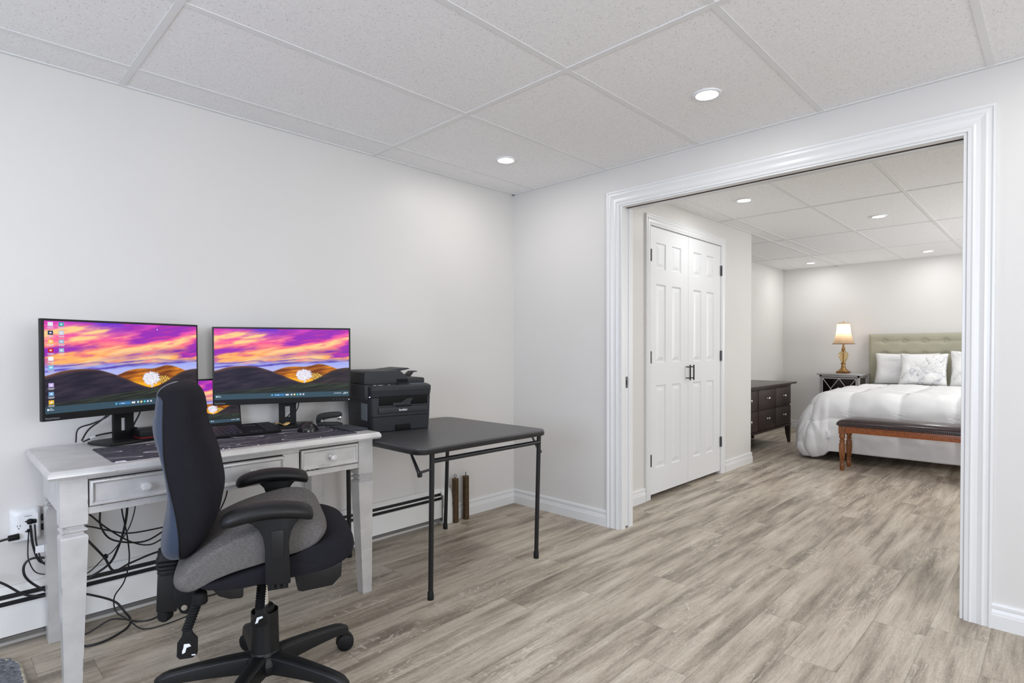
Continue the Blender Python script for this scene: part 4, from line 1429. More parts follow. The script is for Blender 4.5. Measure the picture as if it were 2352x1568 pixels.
# scanner wings that stick out to the left/back, ADF on top
MB().prism(rrect(-W2 - .024, W2 - .006, .030, .38, .02), .172, .250, 'XY').build('scanner_unit', 'printer', pr, bevel=.006)
ad = [(-.205, .250), (.188, .250), (.190, .272), (.182, .280), (.078, .281), (.030, .318), (.018, .322), (-.190, .322), (-.202, .314)]
MB().prism(ad, .066, .36, 'XZ').build('document_feeder', 'printer', pr, bevel=.006, seg=3, angle=30)
MB().box(.000, .075, .0645, .075, .256, .276).build('feeder_recess', 'printer_dark', pr, bevel=.003)
MB().prism([(-.03, .322), (.10, .334), (.125, .328), (.060, .318), (.03, .316)], .12, .33, 'XZ').build('feeder_tray', 'printer', pr, bevel=.003)
MB().prism([(.125, .278), (.168, .312), (.198, .313), (.202, .308), (.176, .306), (.150, .278)], .17, .23, 'XZ').build('document_stop', 'printer', pr, bevel=.001)

MB().box(-.1995, -.1965, .045, .120, .060, .150).build('side_vent', 'printer_lt', pr)
MB().box(-W2 - .0012, -W2 + .004, .012, .016, .186, .190).build('side_light', 'led', pr)

# ================================================================ BRASS WEIGHTS
for i, (x, y, lb) in enumerate(((-0.607, -0.060, 'left bronze cylindrical weight with a ring on top, beside the heater end cap'), (-0.510, -0.052, 'right bronze cylindrical weight with a ring on top, standing before the baseboard'))):
    if i == 0:
        wt_ = thing('clock_weight', lb, 'weight', (x, y, 0), 0, 'bronze cylinder weights')
        MB().lathe([(0, 0), (.019, 0), (.0215, .003), (.0215, .268), (.022, .270), (.022, .281), (.0195, .284), (.006, .284), (.005, .288), (0, .288)], n=32).build('weight_body', 'bronze', wt_)
        MB().tube([(.009 * sin(t * pi / 6) * 1.0, 0, .298 - .009 * cos(t * pi / 6) + .002) for t in range(13)], .0022, 8, 3).build('ring', 'dark_steel', wt_)
    else:
        copy_tree(wt_, None, (x, y, 0), rad(55), lb)

# ================================================================ RUG
ol = rrect(-3.75, -2.752, -1.3, -0.075, 0.2, 10)
rm = MB()
nxr, nyr = 70, 90
for i in range(nxr + 1):
    for jn in range(nyr + 1):
        x, y = -3.23 + .475 * i / nxr, -1.29 + 1.21 * jn / nyr
        cx_, cy_ = min(x, -2.952), min(y, -.275)
        q = sqrt((x - cx_) ** 2 + (y - cy_) ** 2)
        if q > .197:
            x, y = cx_ + (x - cx_) * .197 / q, cy_ + (y - cy_) * .197 / q
        rm.v.append((x, y, .017 + .010 * noise.noise(Vector((x * 46, y * 90, 1))) + .004 * noise.noise(Vector((x * 140, y * 140, 4)))))
for i in range(nxr):
    for jn in range(nyr):
        a = i * (nyr + 1) + jn
        rm.f.append((a, a + nyr + 1, a + nyr + 2, a + 1))
rg = MB().prism(ol, 0.0, 0.012, 'XY').build('rug', 'rug', bevel=.004, seg=2)
tag(rm.build('pile', 'rug', rg), kind='stuff')
tag(rg, 'corner of a dark grey shaggy rug with beige edging on the floor at bottom left', 'rug')
MB().tube([(a, b, .012) for a, b in ol + ol[:1]], .0065, 8, 0, cap=False).build('edge_binding', 'rug_edge', rg)

# ================================================================ OFFICE CHAIR  (local: +x forward, +y left, z up)
ch = thing('office_chair', 'black swivel office chair with tall padded back and grey cushion, in front of the desk', 'chair', (-2.2, -0.985, 0), rad(-21))
# back: padded front and contoured shell behind a seam
seamx = lambda z: -.256 - .032 * (z - .98) / .028 if z > .98 else (-.219 - .037 * (0.5 - 0.5 * cos(pi * min(1, max(0, (z - .56) / .30))))) if z > .56 else -.219
levels = [(.500, -.240, -.214, .105), (.515, -.262, -.190, .150), (.540, -.270, -.162, .178), (.580, -.266, -.134, .195), (.630, -.257, -.112, .204), (.690, -.250, -.102, .208), (.760, -.256, -.111, .209), (.820, -.269, -.125, .207), (.880, -.284, -.146, .202), (.930, -.284, -.156, .194), (.965, -.281, -.161, .184), (.988, -.277, -.168, .170), (1.003, -.271, -.177, .150), (1.012, -.262, -.187, .122), (1.018, -.250, -.200, .080), (1.020, -.238, -.212, .035)]


def back_ring(z, xb, xf, hw, front):
    s = min(max(seamx(z), xb + .006), xf - .006)
    N = 14
    ring = []
    for k in range(N + 1):
        a = -pi / 2 + pi * k / N
        c_, s_ = cos(a), sin(a)
        yy = hw * (1 if s_ > 0 else -1) * abs(s_) ** 0.62
        if front:
            ring.append((s + (xf - s) * abs(c_) ** 0.62 + .014 * ((yy / .21) ** 2 - 1) * (1 if z < .93 else .6), yy, z))
        else:
            ring.append((s - (s - xb) * abs(c_) ** 0.62 + .014 * ((yy / .21) ** 2 - 1) * (1 if z < .93 else .6), yy * .985, z))
    sx_ = .014 * (1 if z < .93 else .6)
    for k in range(1, 6):
        yy = hw * (1 - 2 * k / 6) * (1 if front else .985)
        ring.append((s + (.0015 if front else -.0015) + sx_ * ((yy / .21) ** 2 - 1), yy, z))
    return ring


zz = []
L_ = [levels[0]] + levels + [levels[-1]]
for i in range(1, len(L_) - 2):
    a, b, c, d = L_[i - 1:i + 3]
    for jn in range(5):
        t = jn / 5
        zz.append(tuple(0.5 * (2 * b[q] + (c[q] - a[q]) * t + (2 * a[q] - 5 * b[q] + 4 * c[q] - d[q]) * t * t + (3 * b[q] - 3 * c[q] + d[q] - a[q]) * t ** 3) for q in range(4)))
zz.append(levels[-1])
def seam(sg):
    return [(min(max(seamx(l[0]), l[1] + .006), l[2] - .006) + .014 * ((l[3] / .21) ** 2 - 1) * (1 if l[0] < .93 else .6), sg * (l[3] + .0002), l[0]) for l in zz[::2] if .52 < l[0] < .992]


for sg_ in (-1, 1):
    MB().tube(seam(sg_), .0016, 6, 2).build('seam_piping', 'black_matte', ch)
bk = MB().rings([back_ring(*l, True) for l in zz]).build('backrest', 'chair_fabric', ch, angle=60)
bs = MB().rings([back_ring(*l, False) for l in zz]).build('back_shell', 'chair_shell', ch, angle=60)
# seat
seat = [(-.175, .440), (-.10, .432), (.02, .436), (.14, .444), (.215, .452), (.262, .474), (.268, .508), (.250, .528), (.20, .541), (.12, .520), (.05, .498), (-.04, .482), (-.12, .466), (-.19, .454)]
puff(MB(), seat, .238, 4.0, 16, .42, .22, cx=.0, cz=.462).build('seat', 'chair_fabric', ch, angle=80)
MB().prism(rrect(-.15, .12, -.13, .13, .03), .425, .446, 'XY').build('seat_plate', 'black_matte', ch, bevel=.003)
cushion = [(-.242, .468), (-.236, .444), (-.205, .432), (-.150, .455), (-.090, .473), (-.010, .488), (.06, .503), (.115, .512), (.155, .528), (.180, .560), (.174, .590), (.142, .612), (.09, .619), (.03, .611), (-.06, .589), (-.13, .561), (-.190, .526), (-.225, .492)]
cu = puff(MB(), cushion, .228, 5.0, 18, .30, .40, cx=-.02, cz=.52).build('seat_cushion', 'grey_fabric', None, angle=80, loc=(-2.2, -0.985, 0), rot=(0, 0, rad(-21)))
tag(cu, 'thick grey heather foam cushion lying on the black office chair seat', 'cushion')
# armrests
for s_, n_ in ((-1, 'near'), (1, 'far')):
    y = s_ * .262
    sw = [(-.116, .632), (-.080, .643), (-.03, .652), (.02, .654), (.07, .649), (.108, .640), (.131, .630)]
    P = catmull([(a, 0, b) for a, b in sw], 5)
    R = []
    for i, p in enumerate(P):
        t = i / (len(P) - 1)
        e = max(0, 1 - abs(2 * t - 1) ** 6) ** .5
        hy = .010 + .032 * e * (.72 + .28 * sin(pi * min(1, t * 1.15)))
        hz = .008 + .017 * e
        R.append([(p.x + (.028 if s_ > 0 else 0), y - s_ * .012 + hy * cos(2 * pi * k / 20), p.z + hz * (max(-.8, sin(2 * pi * k / 20)))) for k in range(20)])
    pad = MB().rings(R).build('armrest', 'black_plastic', ch, angle=60)
    fs_o = .028 if s_ > 0 else 0
    up = [(a + fs_o * max(0, (b - .44) / .2), b) for a, b in ((-.056, .634), (-.036, .624), (-.018, .606), (-.007, .582), (-.002, .55), (-.002, .446), (.066, .440), (.064, .50), (.062, .560), (.068, .592), (.080, .614), (.098, .630), (.06, .638), (0, .642))]
    a_ = MB().prism(up, y - .011, y + .011, 'XZ').build('armrest_post', 'black_matte', ch, bevel=.004, angle=30)
    MB().box(.014, .048, y - s_ * (-.0105) - .003, y - s_ * (-.0105) + .003, .518, .600).build('height_button', 'black_plastic', a_, bevel=.003)
    MB().box(.004, .060, min(y, s_ * .12), max(y, s_ * .12), .424, .444).build('armrest_bracket', 'black_matte', ch, bevel=.003)
    kn = MB()
    for q in range(3):
        kn.cyl((.018 + q * .016, y, .430), (.018 + q * .016, y, .446), .007, n=10)
    kn.build('armrest_bolt', 'black_matte', a_)
# mechanism under the seat
MB().box(-.125, .09, -.075, .075, .385, .428).prism([(-.14, .40), (-.04, .37), (.06, .37), (.09, .40), (.09, .43), (-.14, .43)], -.06, .06, 'XZ').build('tilt_mechanism', 'black_matte', ch, bevel=.004)
MB().prism([(.086, .400), (.092, .372), (.105, .368), (.195, .372), (.222, .398), (.225, .442), (.086, .434)], -.17, .10, 'XZ').build('seat_slider', 'black_plastic', ch, bevel=.005)
MB().prism([(-.15, .428), (-.125, .396), (-.095, .382), (-.064, .380), (-.060, .386), (-.06, .430)], -.17, -.06, 'XZ').build('mechanism_cover', 'black_plastic', ch, bevel=.004)
# back bar: ribbed collar, box sleeve, link plate, knob
mb = MB()
R = []
for z, o in ((.432, .0), (.440, .004), (.446, -.002), (.450, .009), (.455, .009), (.459, -.002), (.463, .010), (.468, .010), (.472, -.002), (.476, .011), (.481, .011), (.486, 0), (.505, .0)):
    R.append([(a, bb, z) for a, bb in rrect(-.298 - o * .4, -.240 + o * .4, -.030 - o * .4, .030 + o * .4, .016)])
mb.rings(R).build('bellows_collar', 'black_matte', ch, angle=60)
MB().prism([(-.297, .440), (-.243, .440), (-.247, .315), (-.302, .322)], -.028, .028, 'XZ').build('back_bar', 'black_plastic', ch, bevel=.005)
MB().prism([(-.26, .36), (-.236, .310), (-.218, .304), (-.190, .360), (-.13, .392), (-.10, .400), (-.10, .43), (-.25, .42)], -.034, -.022, 'XZ').build('link_plate', 'black_matte', ch, bevel=.003)
MB().cyl((-.226, -.038, .328), (-.226, -.032, .328), .0085, n=16).build('bolt', 'steel', ch)
MB().lathe([(0, -.016), (.016, -.016), (.020, -.010), (.020, .010), (.016, .016), (0, .016)], (0, 0, 0), 12, 'X').build('adjusting_knob', 'black_matte', ch, loc=(-.280, -.005, .304), rot=(0, 0, rad(60)))


def lever(x, y, zt, zb, lean, length, lab):
    mb = MB()
    R = []
    n = 11
    for i in range(n * 2 + 1):
        t = i / (n * 2)
        rr = .0110 + (.0042 if i % 2 else 0)
        R.append([(x + lean * t + rr * cos(2 * pi * k / 12), y + rr * sin(2 * pi * k / 12), zt + (zb - zt) * t) for k in range(12)])
    mb.rings(R)
    l_ = mb.build('lever_bellows', 'black_matte', ch, angle=60)
    pts = [(-.009, 0), (.011, 0), (.016, -.016), (.027, -.032), (.024, -length + .012), (.012, -length + .002), (-.022, -length), (-.030, -length + .010), (-.026, -.040), (-.014, -.022)]
    p = MB().prism(pts, -.005, .005, 'XZ').build('lever_paddle', 'black_plastic', l_, bevel=.003, loc=(x + lean, y, zb + .004), rot=(rad(8), 0, rad(-12)))
    g = MB().prism([(-.008, -.044), (.006, -.044), (.010, -.052), (-.002, -.056), (-.006, -.070), (-.014, -.074), (-.014, -.066), (-.010, -.056)], -.0058, -.0052, 'XZ').prism([(.010, -length + .014), (.020, -length + .014), (.020, -length + .0105), (.010, -length + .0105)], -.0058, -.0052, 'XZ')
    if length < .075:
        g = MB().prism([(-.008, -.030), (.008, -.026), (.010, -.032), (-.002, -.037), (-.006, -.048), (-.014, -.050), (-.010, -.038)], -.0058, -.0052, 'XZ')
    g.build('chair_symbol', 'ink', p)


lever(-.176, -.185, .405, .322, -.030, .092, 'rear')
lever(-.008, -.090, .392, .305, -.008, .064, 'front')
MB().lathe([(0, 0), (.018, 0), (.020, .004), (.018, .03), (.014, .034), (0, .034)], (-.172, -.185, .392), 14).box(-.18, -.165, -.18, -.05, .405, .418).build('lever_socket', 'black_matte', ch)
# gas column
MB().cyl((0, 0, .24), (0, 0, .39), .0135, n=24).build('gas_piston', 'chrome', ch)
MB().lathe([(.018, .272), (.030, .270), (.031, .24), (.040, .262), (.0415, .262), (.0435, .142), (.044, .136), (.0425, .134), (.046, .122), (.054, .116), (.0545, .108), (.060, .104), (.062, .098), (0, .100)], n=36).build('column_cover', 'black_plastic', ch)
MB().lathe([(0, .278), (.026, .278), (.030, .272), (.030, .262), (0, .262)], n=30).build('column_collar', 'black_matte', ch)
# five-star base
ba = MB().lathe([(0, .125), (.050, .122), (.060, .108), (.062, .085), (.055, .066), (0, .066)], n=36).build('base_hub', 'black_plastic', ch)
base_arm = caster = None
for k in range(5):
    a = rad(7 + 72 * k + 21 - 0)
    if k == 0:
        R = []
        for i in range(15):
            t = i / 14
            x = .035 + .285 * t
            zt_ = .128 - .030 * t ** 1.6 - (.012 * max(0, t - .9) * 10 if t > .9 else 0)
            hw = .030 - .009 * t
            th = .060 - .030 * t + (.012 * max(0, (t - .82) / .18))
            if i == 14:
                hw *= .72
            R.append([(x, -hw * .85, zt_ - .008), (x, -hw * .45, zt_), (x, hw * .45, zt_), (x, hw * .85, zt_ - .008), (x, hw, zt_ - th), (x, hw * .80, zt_ - th), (x, -hw * .80, zt_ - th), (x, -hw, zt_ - th)])
        base_arm = MB().rings(R).build('base_arm', 'black_plastic', ch, bevel=.003, angle=50)
        o = base_arm
    else:
        o = base_arm.copy()
        COL.objects.link(o)
    o.rotation_euler = (0, 0, a)
    cpos = Vector((cos(a) * .305, sin(a) * .305, 0))
    if caster is None:
        caster = MB().cyl((0, 0, .050), (0, 0, .078), .007, n=12).prism([(-.006 + .032 * cos(rad(q)), .030 + .032 * sin(rad(q))) for q in range(-10, 191, 20)] + [(-.036, .034)], -.008, .008, 'XZ').build('caster', 'black_plastic', ch, bevel=.001, seg=1)
        wh = MB().lathe([(0, -.024), (.022, -.024), (.0295, -.020), (.030, -.006), (.026, -.004), (.026, .004), (.030, .006), (.0295, .020), (.022, .024), (0, .024)], n=30).build('caster_wheel', 'black_matte', caster, loc=(-.006, 0, .030), rot=(rad(90), 0, 0))
        cc = caster
    else:
        cc = copy_tree(caster)
        cc.parent = ch
    cc.location = cpos
    cc.rotation_euler = (0, 0, a + rad([150, 30, 75, 20, 200][k]))

# ================================================================ BEDROOM
# ---- bed
bed = thing('bed', 'queen bed with tufted sage green headboard under a white comforter', 'bed', (0, 0, 0))
BYL, BYR = -1.10, -2.66
# headboard with tufting
mb = MB()
nx, nz = 150, 60
hy0, hy1, hz0, hz1 = -1.085, -2.675, 0.42, 1.296
btn = [(-1.255 - .205 * q, z) for q in range(7) for z in (1.203, 1.045)]
grid = []
for i in range(nx + 1):
    for jn in range(nz + 1):
        y = hy0 + (hy1 - hy0) * i / nx
        z = hz0 + (hz1 - hz0) * jn / nz
        d = 0.0
        for (by_, bz_) in btn:
            r2 = ((y - by_) / .035) ** 2 + ((z - bz_) / .028) ** 2
            d += .022 * math.exp(-r2)
        for bz_ in (1.203, 1.045):
            if -2.60 < y < -1.15:
                d += .009 * math.exp(-((z - bz_) / .013) ** 2)
        e = min(abs(y - hy0), abs(y - hy1), abs(z - hz1)) / .03
        d += .016 * max(0, 1 - e) ** 2
        d += .0015 * noise.noise(Vector((y * 9, z * 9, 1)))
        grid.append((5.455 + d, y, z))
fs = [(i * (nz + 1) + jn, i * (nz + 1) + jn + 1, (i + 1) * (nz + 1) + jn + 1, (i + 1) * (nz + 1) + jn) for i in range(nx) for jn in range(nz)]
mb.add(grid, fs)
hb = mb.build('headboard', 'head_fabric', bed, angle=80)
sm_ = hb.modifiers.new('solid', 'SOLIDIFY')
sm_.thickness = 0.03
sm_.offset = 1
MB().box(5.47, 5.535, hy1 + .003, hy0 - .003, .02, hz1 - .004).build('headboard_panel', 'head_fabric', bed, bevel=.006)
for (by_, bz_) in btn[:14]:
    MB().lathe([(0, .006), (.007, .004), (.010, 0), (.008, -.003), (0, -.003)], (0, 0, 0), 14).build('button', 'head_fabric', hb, loc=(5.470, by_, bz_), rot=(0, rad(-90), 0))
MB().prism(rrect(3.44, 5.44, BYR + .02, BYL - .06, .06), .30, .60, 'XY').build('mattress', 'sheet', bed, bevel=.03, seg=4)
MB().box(3.46, 5.44, BYR + .03, BYL - .07, .155, .30).build('bed_base', 'skirt', bed, bevel=.008)
for (x, y) in ((3.55, BYL - .14), (3.55, BYR + .10), (5.35, BYL - .14), (5.35, BYR + .10), (4.45, (BYL + BYR) / 2)):
    MB().cyl((x, y, 0), (x, y, .16), .025, .03, 14).build('leg', 'black_matte', bed)

# ---- comforter: a quilt draped over the foot and the left side, flaring to the floor
def comforter():
    X_head, X_edge, Y_edge = 5.06, 3.43, -1.20
    ztop = .658
    r = .17
    NS, NTN = 190, 170
    s_flat, t_flat = X_head - X_edge, 0.0
    Y_mid = -2.72
    S = s_flat + .655
    T = (Y_edge - Y_mid) + .79
    V = []
    U_ = []
    for i in range(NS + 1):
        s = S * i / NS
        for jn in range(NTN + 1):
            t = T * jn / NTN          # from the hidden right side to the left hem
            ds = max(0.0, s - s_flat)
            dt = max(0.0, t - (Y_edge - Y_mid))
            ang = atan2(dt, ds) if (ds > 0 or dt > 0) else 0
            side = ang / (pi / 2)            # 0 at the foot, 1 at the left side
            corner = sin(2 * ang) if (ds > 0 and dt > 0) else 0
            d = max(ds / .655, dt / .79) * (.655 + .135 * side ** .5)
            fl_ = .05 + .34 * side ** 1.3 + .10 * corner
            # rounding then slope
            q = r * pi / 2
            if d < q:
                out, dz = r * sin(d / r), r * (1 - cos(d / r))
            else:
                e = d - q
                out, dz = r + fl_ * e, r + e * sqrt(1 - fl_ * fl_)
            dz *= (1 - .05 * side * 0)
            # folds running down the drape, stronger at the corner and left
            fold = sin(ang * 13 + .9) * .013 * corner + sin((s * 13 + 1.5 * noise.noise(Vector((s * 2, 0, 3)))) * 1) * .010 * side ** 5
            out += fold * min(1, dz / .25)
            bulge = .055 * sin(pi * min(1, dz / .60)) * (side ** .5) - .03 * max(0, dz - .52) / .1 * (side ** .5)
            out += bulge
            hem = max(0.0, max(ds / .655, dt / .79) - .86) / .14 if (ds > 0 or dt > 0) else 0
            out -= .075 * hem * hem * (side ** .5)
            if side > 0:
                out *= 1 - side * (1 - min(1.0, .15 + s / .8))
            x = (X_head - min(s, s_flat)) - out * cos(ang)
            y = Y_mid + min(t, Y_edge - Y_mid) + out * sin(ang)
            z = ztop - dz
            if z < .030:
                ex = .030 - z
                z = .030 + .020 * abs(sin(ex * 16))
                x -= ex * .12 * cos(ang)
                y += ex * .12 * sin(ang)
            # quilting
            ps, pt = (s - .12) / .46, (t - .10) / .41
            ms_, mt_ = abs(sin(pi * ps)), abs(sin(pi * pt))
            pf = .030 * (min(ms_, mt_) ** .55) + .006
            # crumples radiating from the tack points
            fs_, ft_ = (ps - round(ps)) * .46, (pt - round(pt)) * .41
            rd = sqrt(fs_ * fs_ + ft_ * ft_)
            pf += .011 * math.exp(-(ft_ / .05) ** 2 - (fs_ / .10) ** 2) * sin(fs_ * 210 + ft_ * 60)
            pf += .012 * noise.fractal(Vector((s * 3.0, t * 3.0, 5)), 1, 2, 4)
            pf += .003 * noise.noise(Vector((s * 16, t * 7, 2)))
            pf *= 1 - .6 * min(1, max(0, dz - .40) / .2)
            V.append(Vector((x, y, z)))
            U_.append(pf)
    fs2 = [(i * (NTN + 1) + jn, (i + 1) * (NTN + 1) + jn, (i + 1) * (NTN + 1) + jn + 1, i * (NTN + 1) + jn + 1) for i in range(NS) for jn in range(NTN)]
    me = bpy.data.meshes.new('comforter')
    me.from_pydata([tuple(p) for p in V], [], fs2)
    me.update()
    nr = [v.normal.copy() for v in me.vertices]
    sg = 1 if nr[5].z > 0 else -1
    for v_, n_, p_ in zip(me.vertices, nr, U_):
        q_ = v_.co + n_ * sg * p_
        q_.z = max(q_.z, .014)
        v_.co = q_
    if sg < 0:
        me.flip_normals()
    me.polygons.foreach_set('use_smooth', [True] * len(me.polygons))
    me.materials.append(MAT['sheet'])
    o = bpy.data.objects.new('comforter', me)
    COL.objects.link(o)
    sd = o.modifiers.new('solid', 'SOLIDIFY')
    sd.thickness = 0.024
    sd.offset = -1
    return tag(o, 'puffy white comforter spilling to the floor at the left corner of the bed', 'comforter')


comforter()


def pillow(label, mat, loc, w_, h_, th, rot, group='pillows on the bed', seed=0):
    mb = MB()
    n = 26
    P = [[], []]
    for sgn in (0, 1):
        for i in range(n + 1):
            for jn in range(n + 1):
                a, b = 2 * i / n - 1, 2 * jn / n - 1
                k_ = max(0, (1 - a ** 4)) ** .55 * max(0, (1 - b ** 4)) ** .55
                pin = 1 - .07 * (1 - abs(a) ** 2) * abs(b) ** 3 - 0
                pin2 = 1 - .07 * (1 - abs(b) ** 2) * abs(a) ** 3
                d = th / 2 * k_ * (1 + .22 * noise.noise(Vector((a * 2 + seed, b * 2, sgn)))) + .001
                d += .006 * k_ * noise.noise(Vector((a * 7, b * 7 + seed, 4)))
                P[sgn].append((a * w_ / 2 * pin2, (d if sgn else -d), b * h_ / 2 * pin))
    for sgn in (0, 1):
        o_ = len(mb.v)
        mb.v += P[sgn]
        for i in range(n):
            for jn in range(n):
                a = o_ + i * (n + 1) + jn
                f = (a, a + n + 1, a + n + 2, a + 1)
                mb.f.append(f if not sgn else f[::-1])
    o = mb.build('pillow', mat, angle=70, loc=loc, rot=rot)
    bm = bmesh.new()
    bm.from_mesh(o.data)
    bmesh.ops.remove_doubles(bm, verts=bm.verts, dist=.0025)
    bmesh.ops.recalc_face_normals(bm, faces=bm.faces[:])
    bm.to_mesh(o.data)
    bm.free()
    return tag(o, label, 'pillow', group)


# pillows face -x (towards the foot), leaning on the headboard
pillow('plain white pillow leaning on the left end of the sage headboard', 'sheet', (5.345, -1.50, .865), .66, .40, .13, (rad(-16), 0, rad(-90)), seed=1)
pillow('white pillow with grey floral print standing before the plain white one, left of two', 'pillow_print', (5.185, -1.695, .865), .475, .40, .13, (rad(-18), 0, rad(-90)), seed=5)
pillow('white pillow with grey floral print, cut off by the doorway frame at right', 'pillow_print', (5.190, -2.185, .875), .48, .44, .13, (rad(-15), 0, rad(-88)), seed=9)

# ---- nightstand
ns = thing('nightstand', 'mirrored silver nightstand with crossed lattice drawer between dresser and bed', 'nightstand', (5.235, -.850, 0))
nx0, nx1, ny0, ny1 = -.19, .20, -.225, .230
MB().box(nx0 - .02, nx1 + .01, ny0 - .028, ny1 + .028, .775, .797).build('top', 'silver_frame', ns, bevel=.003)
fr = MB()
for y in (ny0, ny1 - .028):
    for x in (nx0, nx1 - .03):
        fr.box(x, x + .03, y, y + .028, .0, .775)
fr.box(nx0, nx0 + .02, ny0, ny1, .752, .775).box(nx0, nx0 + .02, ny0, ny1, .13, .15).box(nx0, nx0 + .02, ny0, ny1, .44, .46)
fr.box(nx0, nx1, ny0 + .002, ny0 + .02, .745, .775).box(nx0, nx1, ny0 + .002, ny0 + .02, .12, .15)
fr.build('frame', 'silver_frame', ns, bevel=.002, seg=1)
MB().box(nx0 + .012, nx1 - .005, ny0 + .010, ny1 - .010, .14, .772).build('carcass', 'mirror_panel', ns)
for q, (z0, z1) in enumerate(((.47, .735), (.165, .43))):
    dr = MB().box(nx0 - .002, nx0 + .016, ny0 + .040, ny1 - .040, z0, z1).build('drawer', 'mirror_panel', ns, bevel=.001, seg=1)
    lt_ = MB()
    ya, yb = ny0 + .040, ny1 - .040
    for (p, q_) in (((ya, z0), ((ya + yb) / 2, z1)), ((ya, z1), ((ya + yb) / 2, z0)), ((yb, z0), ((ya + yb) / 2, z1)), ((yb, z1), ((ya + yb) / 2, z0))):
        lt_.tube([(nx0 - .004, p[0], p[1]), (nx0 - .004, q_[0], q_[1])], .0045, 6, 0)
    lt_.box(nx0 - .006, nx0 + .004, ya - .008, yb + .008, z1 - .004, z1 + .010).box(nx0 - .006, nx0 + .004, ya - .008, yb + .008, z0 - .010, z0 + .004)
    lt_.box(nx0 - .006, nx0 + .004, ya - .010, ya + .003, z0, z1).box(nx0 - .006, nx0 + .004, yb - .003, yb + .010, z0, z1)
    lt_.build('lattice', 'silver_frame', dr)
    tag(MB().lathe([(0, .0), (.006, 0), (.006, -.010), (.018, -.014), (.020, -.022), (.012, -.030), (0, -.031)], (nx0 - .002, (ya + yb) / 2, (z0 + z1) / 2), 12, 'X').build('knob', 'white_plastic', dr), 'pale round knob')

# ---- lamp
lm = thing('table_lamp', 'lit table lamp with tan bell shade and amber glass body on the nightstand', 'lamp', (5.225, -.850, .797))
MB().prism(rrect(-.068, .068, -.068, .068, .008), 0, .026, 'XY').build('plinth', 'gold_dark', lm, bevel=.003)
MB().lathe([(0, .026), (.064, .026), (.060, .034), (.040, .050), (.028, .068), (.024, .080), (.027, .086), (.022, .094), (.022, .112), (.030, .118), (.030, .124), (.022, .130), (.026, .138), (0, .138)], n=24).build('pedestal', 'gold', lm)
MB().lathe([(.018, .138), (.030, .160), (.048, .200), (.058, .232), (.054, .258), (.034, .276), (.020, .284)], n=28, cap=False).build('glass_body', 'amber', lm)
MB().cyl((0, 0, .13), (0, 0, .29), .006, n=10).build('rod', 'gold', lm)
MB().lathe([(0, .282), (.026, .284), (.026, .290), (.016, .298), (.018, .306), (.024, .312), (.018, .320), (.012, .330), (.014, .338), (.010, .350), (.008, .400), (0, .400)], n=20).build('neck', 'gold', lm)
sh = MB()
R = []
for z, r_ in ((.378, .128), (.392, .120), (.43, .106), (.48, .093), (.54, .082), (.60, .077), (.640, .075)):
    R.append([(r_ * (1 - .035 * abs(sin(a * 4))) * cos(a), r_ * (1 - .035 * abs(sin(a * 4))) * sin(a), z) for a in [2 * pi * k / 64 for k in range(64)]])
shd = sh.rings(R, cap=False).build('lamp_shade', 'shade', lm, angle=25)
MB().tube([(p[0] * 1.01, p[1] * 1.01, p[2]) for p in R[0]] + [R[0][0]], .0035, 6, 0, cap=False).tube([(p[0] * 1.01, p[1] * 1.01, p[2]) for p in R[-1]] + [R[-1][0]], .0035, 6, 0, cap=False).build('shade_trim', 'gold_dark', shd)
MB().lathe([(0, .44), (.016, .445), (.026, .480), (.026, .505), (.018, .525), (0, .532)], n=18).build('bulb', 'bulb', lm)
MB().cyl((0, 0, .40), (0, 0, .444), .012, n=12).tube([(0, -.028, .41), (0, -.045, .50), (0, -.02, .62), (0, 0, .645)], .0018, 6, 5).tube([(0, .028, .41), (0, .045, .50), (0, .02, .62), (0, 0, .645)], .0018, 6, 5).tube([(-.074, 0, .636), (.074, 0, .636)], .0015, 6, 0).build('socket', 'gold', lm)
MB().lathe([(0, .640), (.006, .642), (.009, .652), (.004, .664), (0, .666)], n=12).build('finial', 'gold', lm)
pl = bpy.data.lights.new('bulb_light', 'POINT')
pl.energy = 2.4
pl.color = (1.0, .92, .82)
pl.shadow_soft_size = .03
plo = bpy.data.objects.new('bulb_light', pl)
plo.location = (5.225, -.850, .797 + .56)
COL.objects.link(plo)

# ---- dresser
ds = thing('dresser', 'dark espresso wood dresser with silver knobs on the far left bedroom wall', 'dresser', (0, 0, 0))
sx0, sx1, sy0, sy1 = 2.68, 4.185, -.550, -.075
MB().prism([(sx0 - .06, sy0 - .045), (sx1 + .075, sy0 - .045), (sx1 + .075, sy1 + .03), (sx0 - .06, sy1 + .03)], .700, .722, 'XY').build('top', 'espresso', ds, bevel=.006, seg=3)
MB().box(sx0, sx1, sy0 + .012, sy1, .205, .700).build('carcass', 'espresso', ds, bevel=.002, seg=1)
MB().box(sx0 - .004, sx1 + .006, sy0 - .004, sy0 + .014, .205, .232).box(sx0, sx1 + .004, sy0 - .002, sy0 + .014, .672, .700).build('rail', 'espresso', ds, bevel=.003)
for (x, y) in ((sx0, sy0), (sx1 - .05, sy0), (sx0, sy1 - .05), (sx1 - .05, sy1 - .05)):
    R = []
    for z, sw in ((.215, .050), (.16, .049), (.10, .043), (.04, .032), (0, .026)):
        bx_ = x + (.05 - sw) * (1 if x > 3 else 0)
        R.append([(bx_, y, z), (bx_ + sw, y, z), (bx_ + sw, y + sw, z), (bx_, y + sw, z)])
    MB().rings(R).build('leg', 'espresso', ds, angle=20)
cb_ = [2.69, 3.171, 3.683, 4.180]
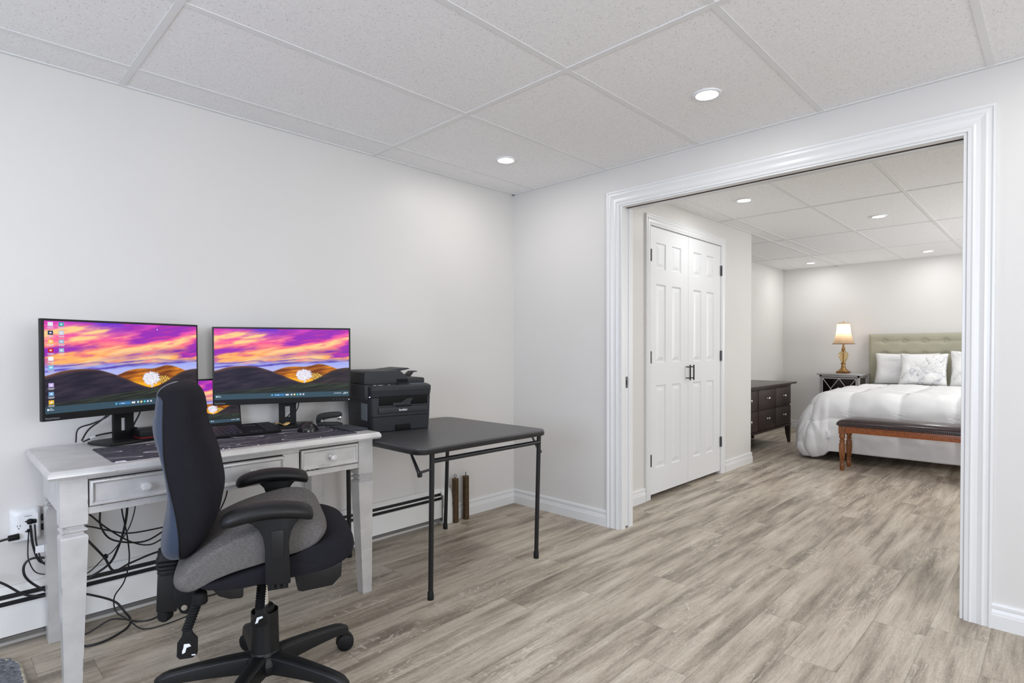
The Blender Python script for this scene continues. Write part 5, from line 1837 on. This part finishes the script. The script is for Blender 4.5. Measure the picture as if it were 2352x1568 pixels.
for q in range(3):
    for (z0, z1) in ((.462, .668), (.238, .448)):
        dr = MB().box(cb_[q] + .008, cb_[q + 1] - .010, sy0 - .006, sy0 + .012, z0, z1).build('drawer', 'espresso', ds, bevel=.003)
        MB().lathe([(0, 0), (.009, 0), (.006, .004), (.005, .012), (.014, .018), (.016, .024), (.010, .030), (0, .031)], ((cb_[q] + cb_[q + 1]) / 2, sy0 - .006, (z0 + z1) / 2 + .008), 16, '-Y').build('knob', 'chrome', dr)

# ---- bench
bn = thing('bench', 'upholstered bench with dark leather seat and turned wooden legs at the bed foot', 'bench', (0, 0, 0))
bx0, bx1, by0, by1 = 2.815, 3.115, -2.75, -1.395
MB().box(bx0 + .018, bx1 - .018, by0 + .018, by1 - .018, .350, .412).build('apron', 'bench_wood', bn, bevel=.003)
for x in (bx0 + .008, bx1 - .060):
    for y in (by0 + .008, by1 - .060):
        l_ = MB().box(x, x + .052, y, y + .052, .335, .414).build('leg', 'bench_leg', bn, bevel=.003)
        MB().lathe([(0, 0), (.015, 0), (.019, .012), (.021, .04), (.018, .062), (.014, .070), (.021, .076), (.021, .084), (.015, .090), (.020, .110), (.025, .150), (.027, .200), (.025, .245), (.018, .262), (.023, .268), (.023, .276), (.016, .284), (.022, .296), (.026, .310), (.024, .326), (.022, .336), (0, .336)], (x + .026, y + .026, 0), 24).build('turned_shaft', 'bench_leg', l_)
mb = MB()
R = []
for z, o in ((.408, .004), (.412, -.004), (.424, -.008), (.440, -.006), (.458, .006), (.472, .034), (.482, .080), (.486, .125)):
    R.append([(a, b, z) for a, b in rrect(bx0 + o, bx1 - o, by0 + o * 1.3, by1 - o * 1.3, .024, 5)])
seat_b = mb.rings(R).build('seat', 'leather', bn, angle=80)
nl = MB()
y = by1 - .004
while y > by0:
    nl.cyl((bx0 + .003, y, .419), (bx0 - .012, y, .419), .0048, .002, 6)
    y -= .0135
x = bx0
while x < bx1:
    nl.cyl((x, by1 - .006, .419), (x, by1 + .013, .419), .0048, .002, 6)
    x += .0135
tag(nl.build('nailhead_trim', 'steel', seat_b), 'row of small nail heads along the seat edge', kind='stuff')
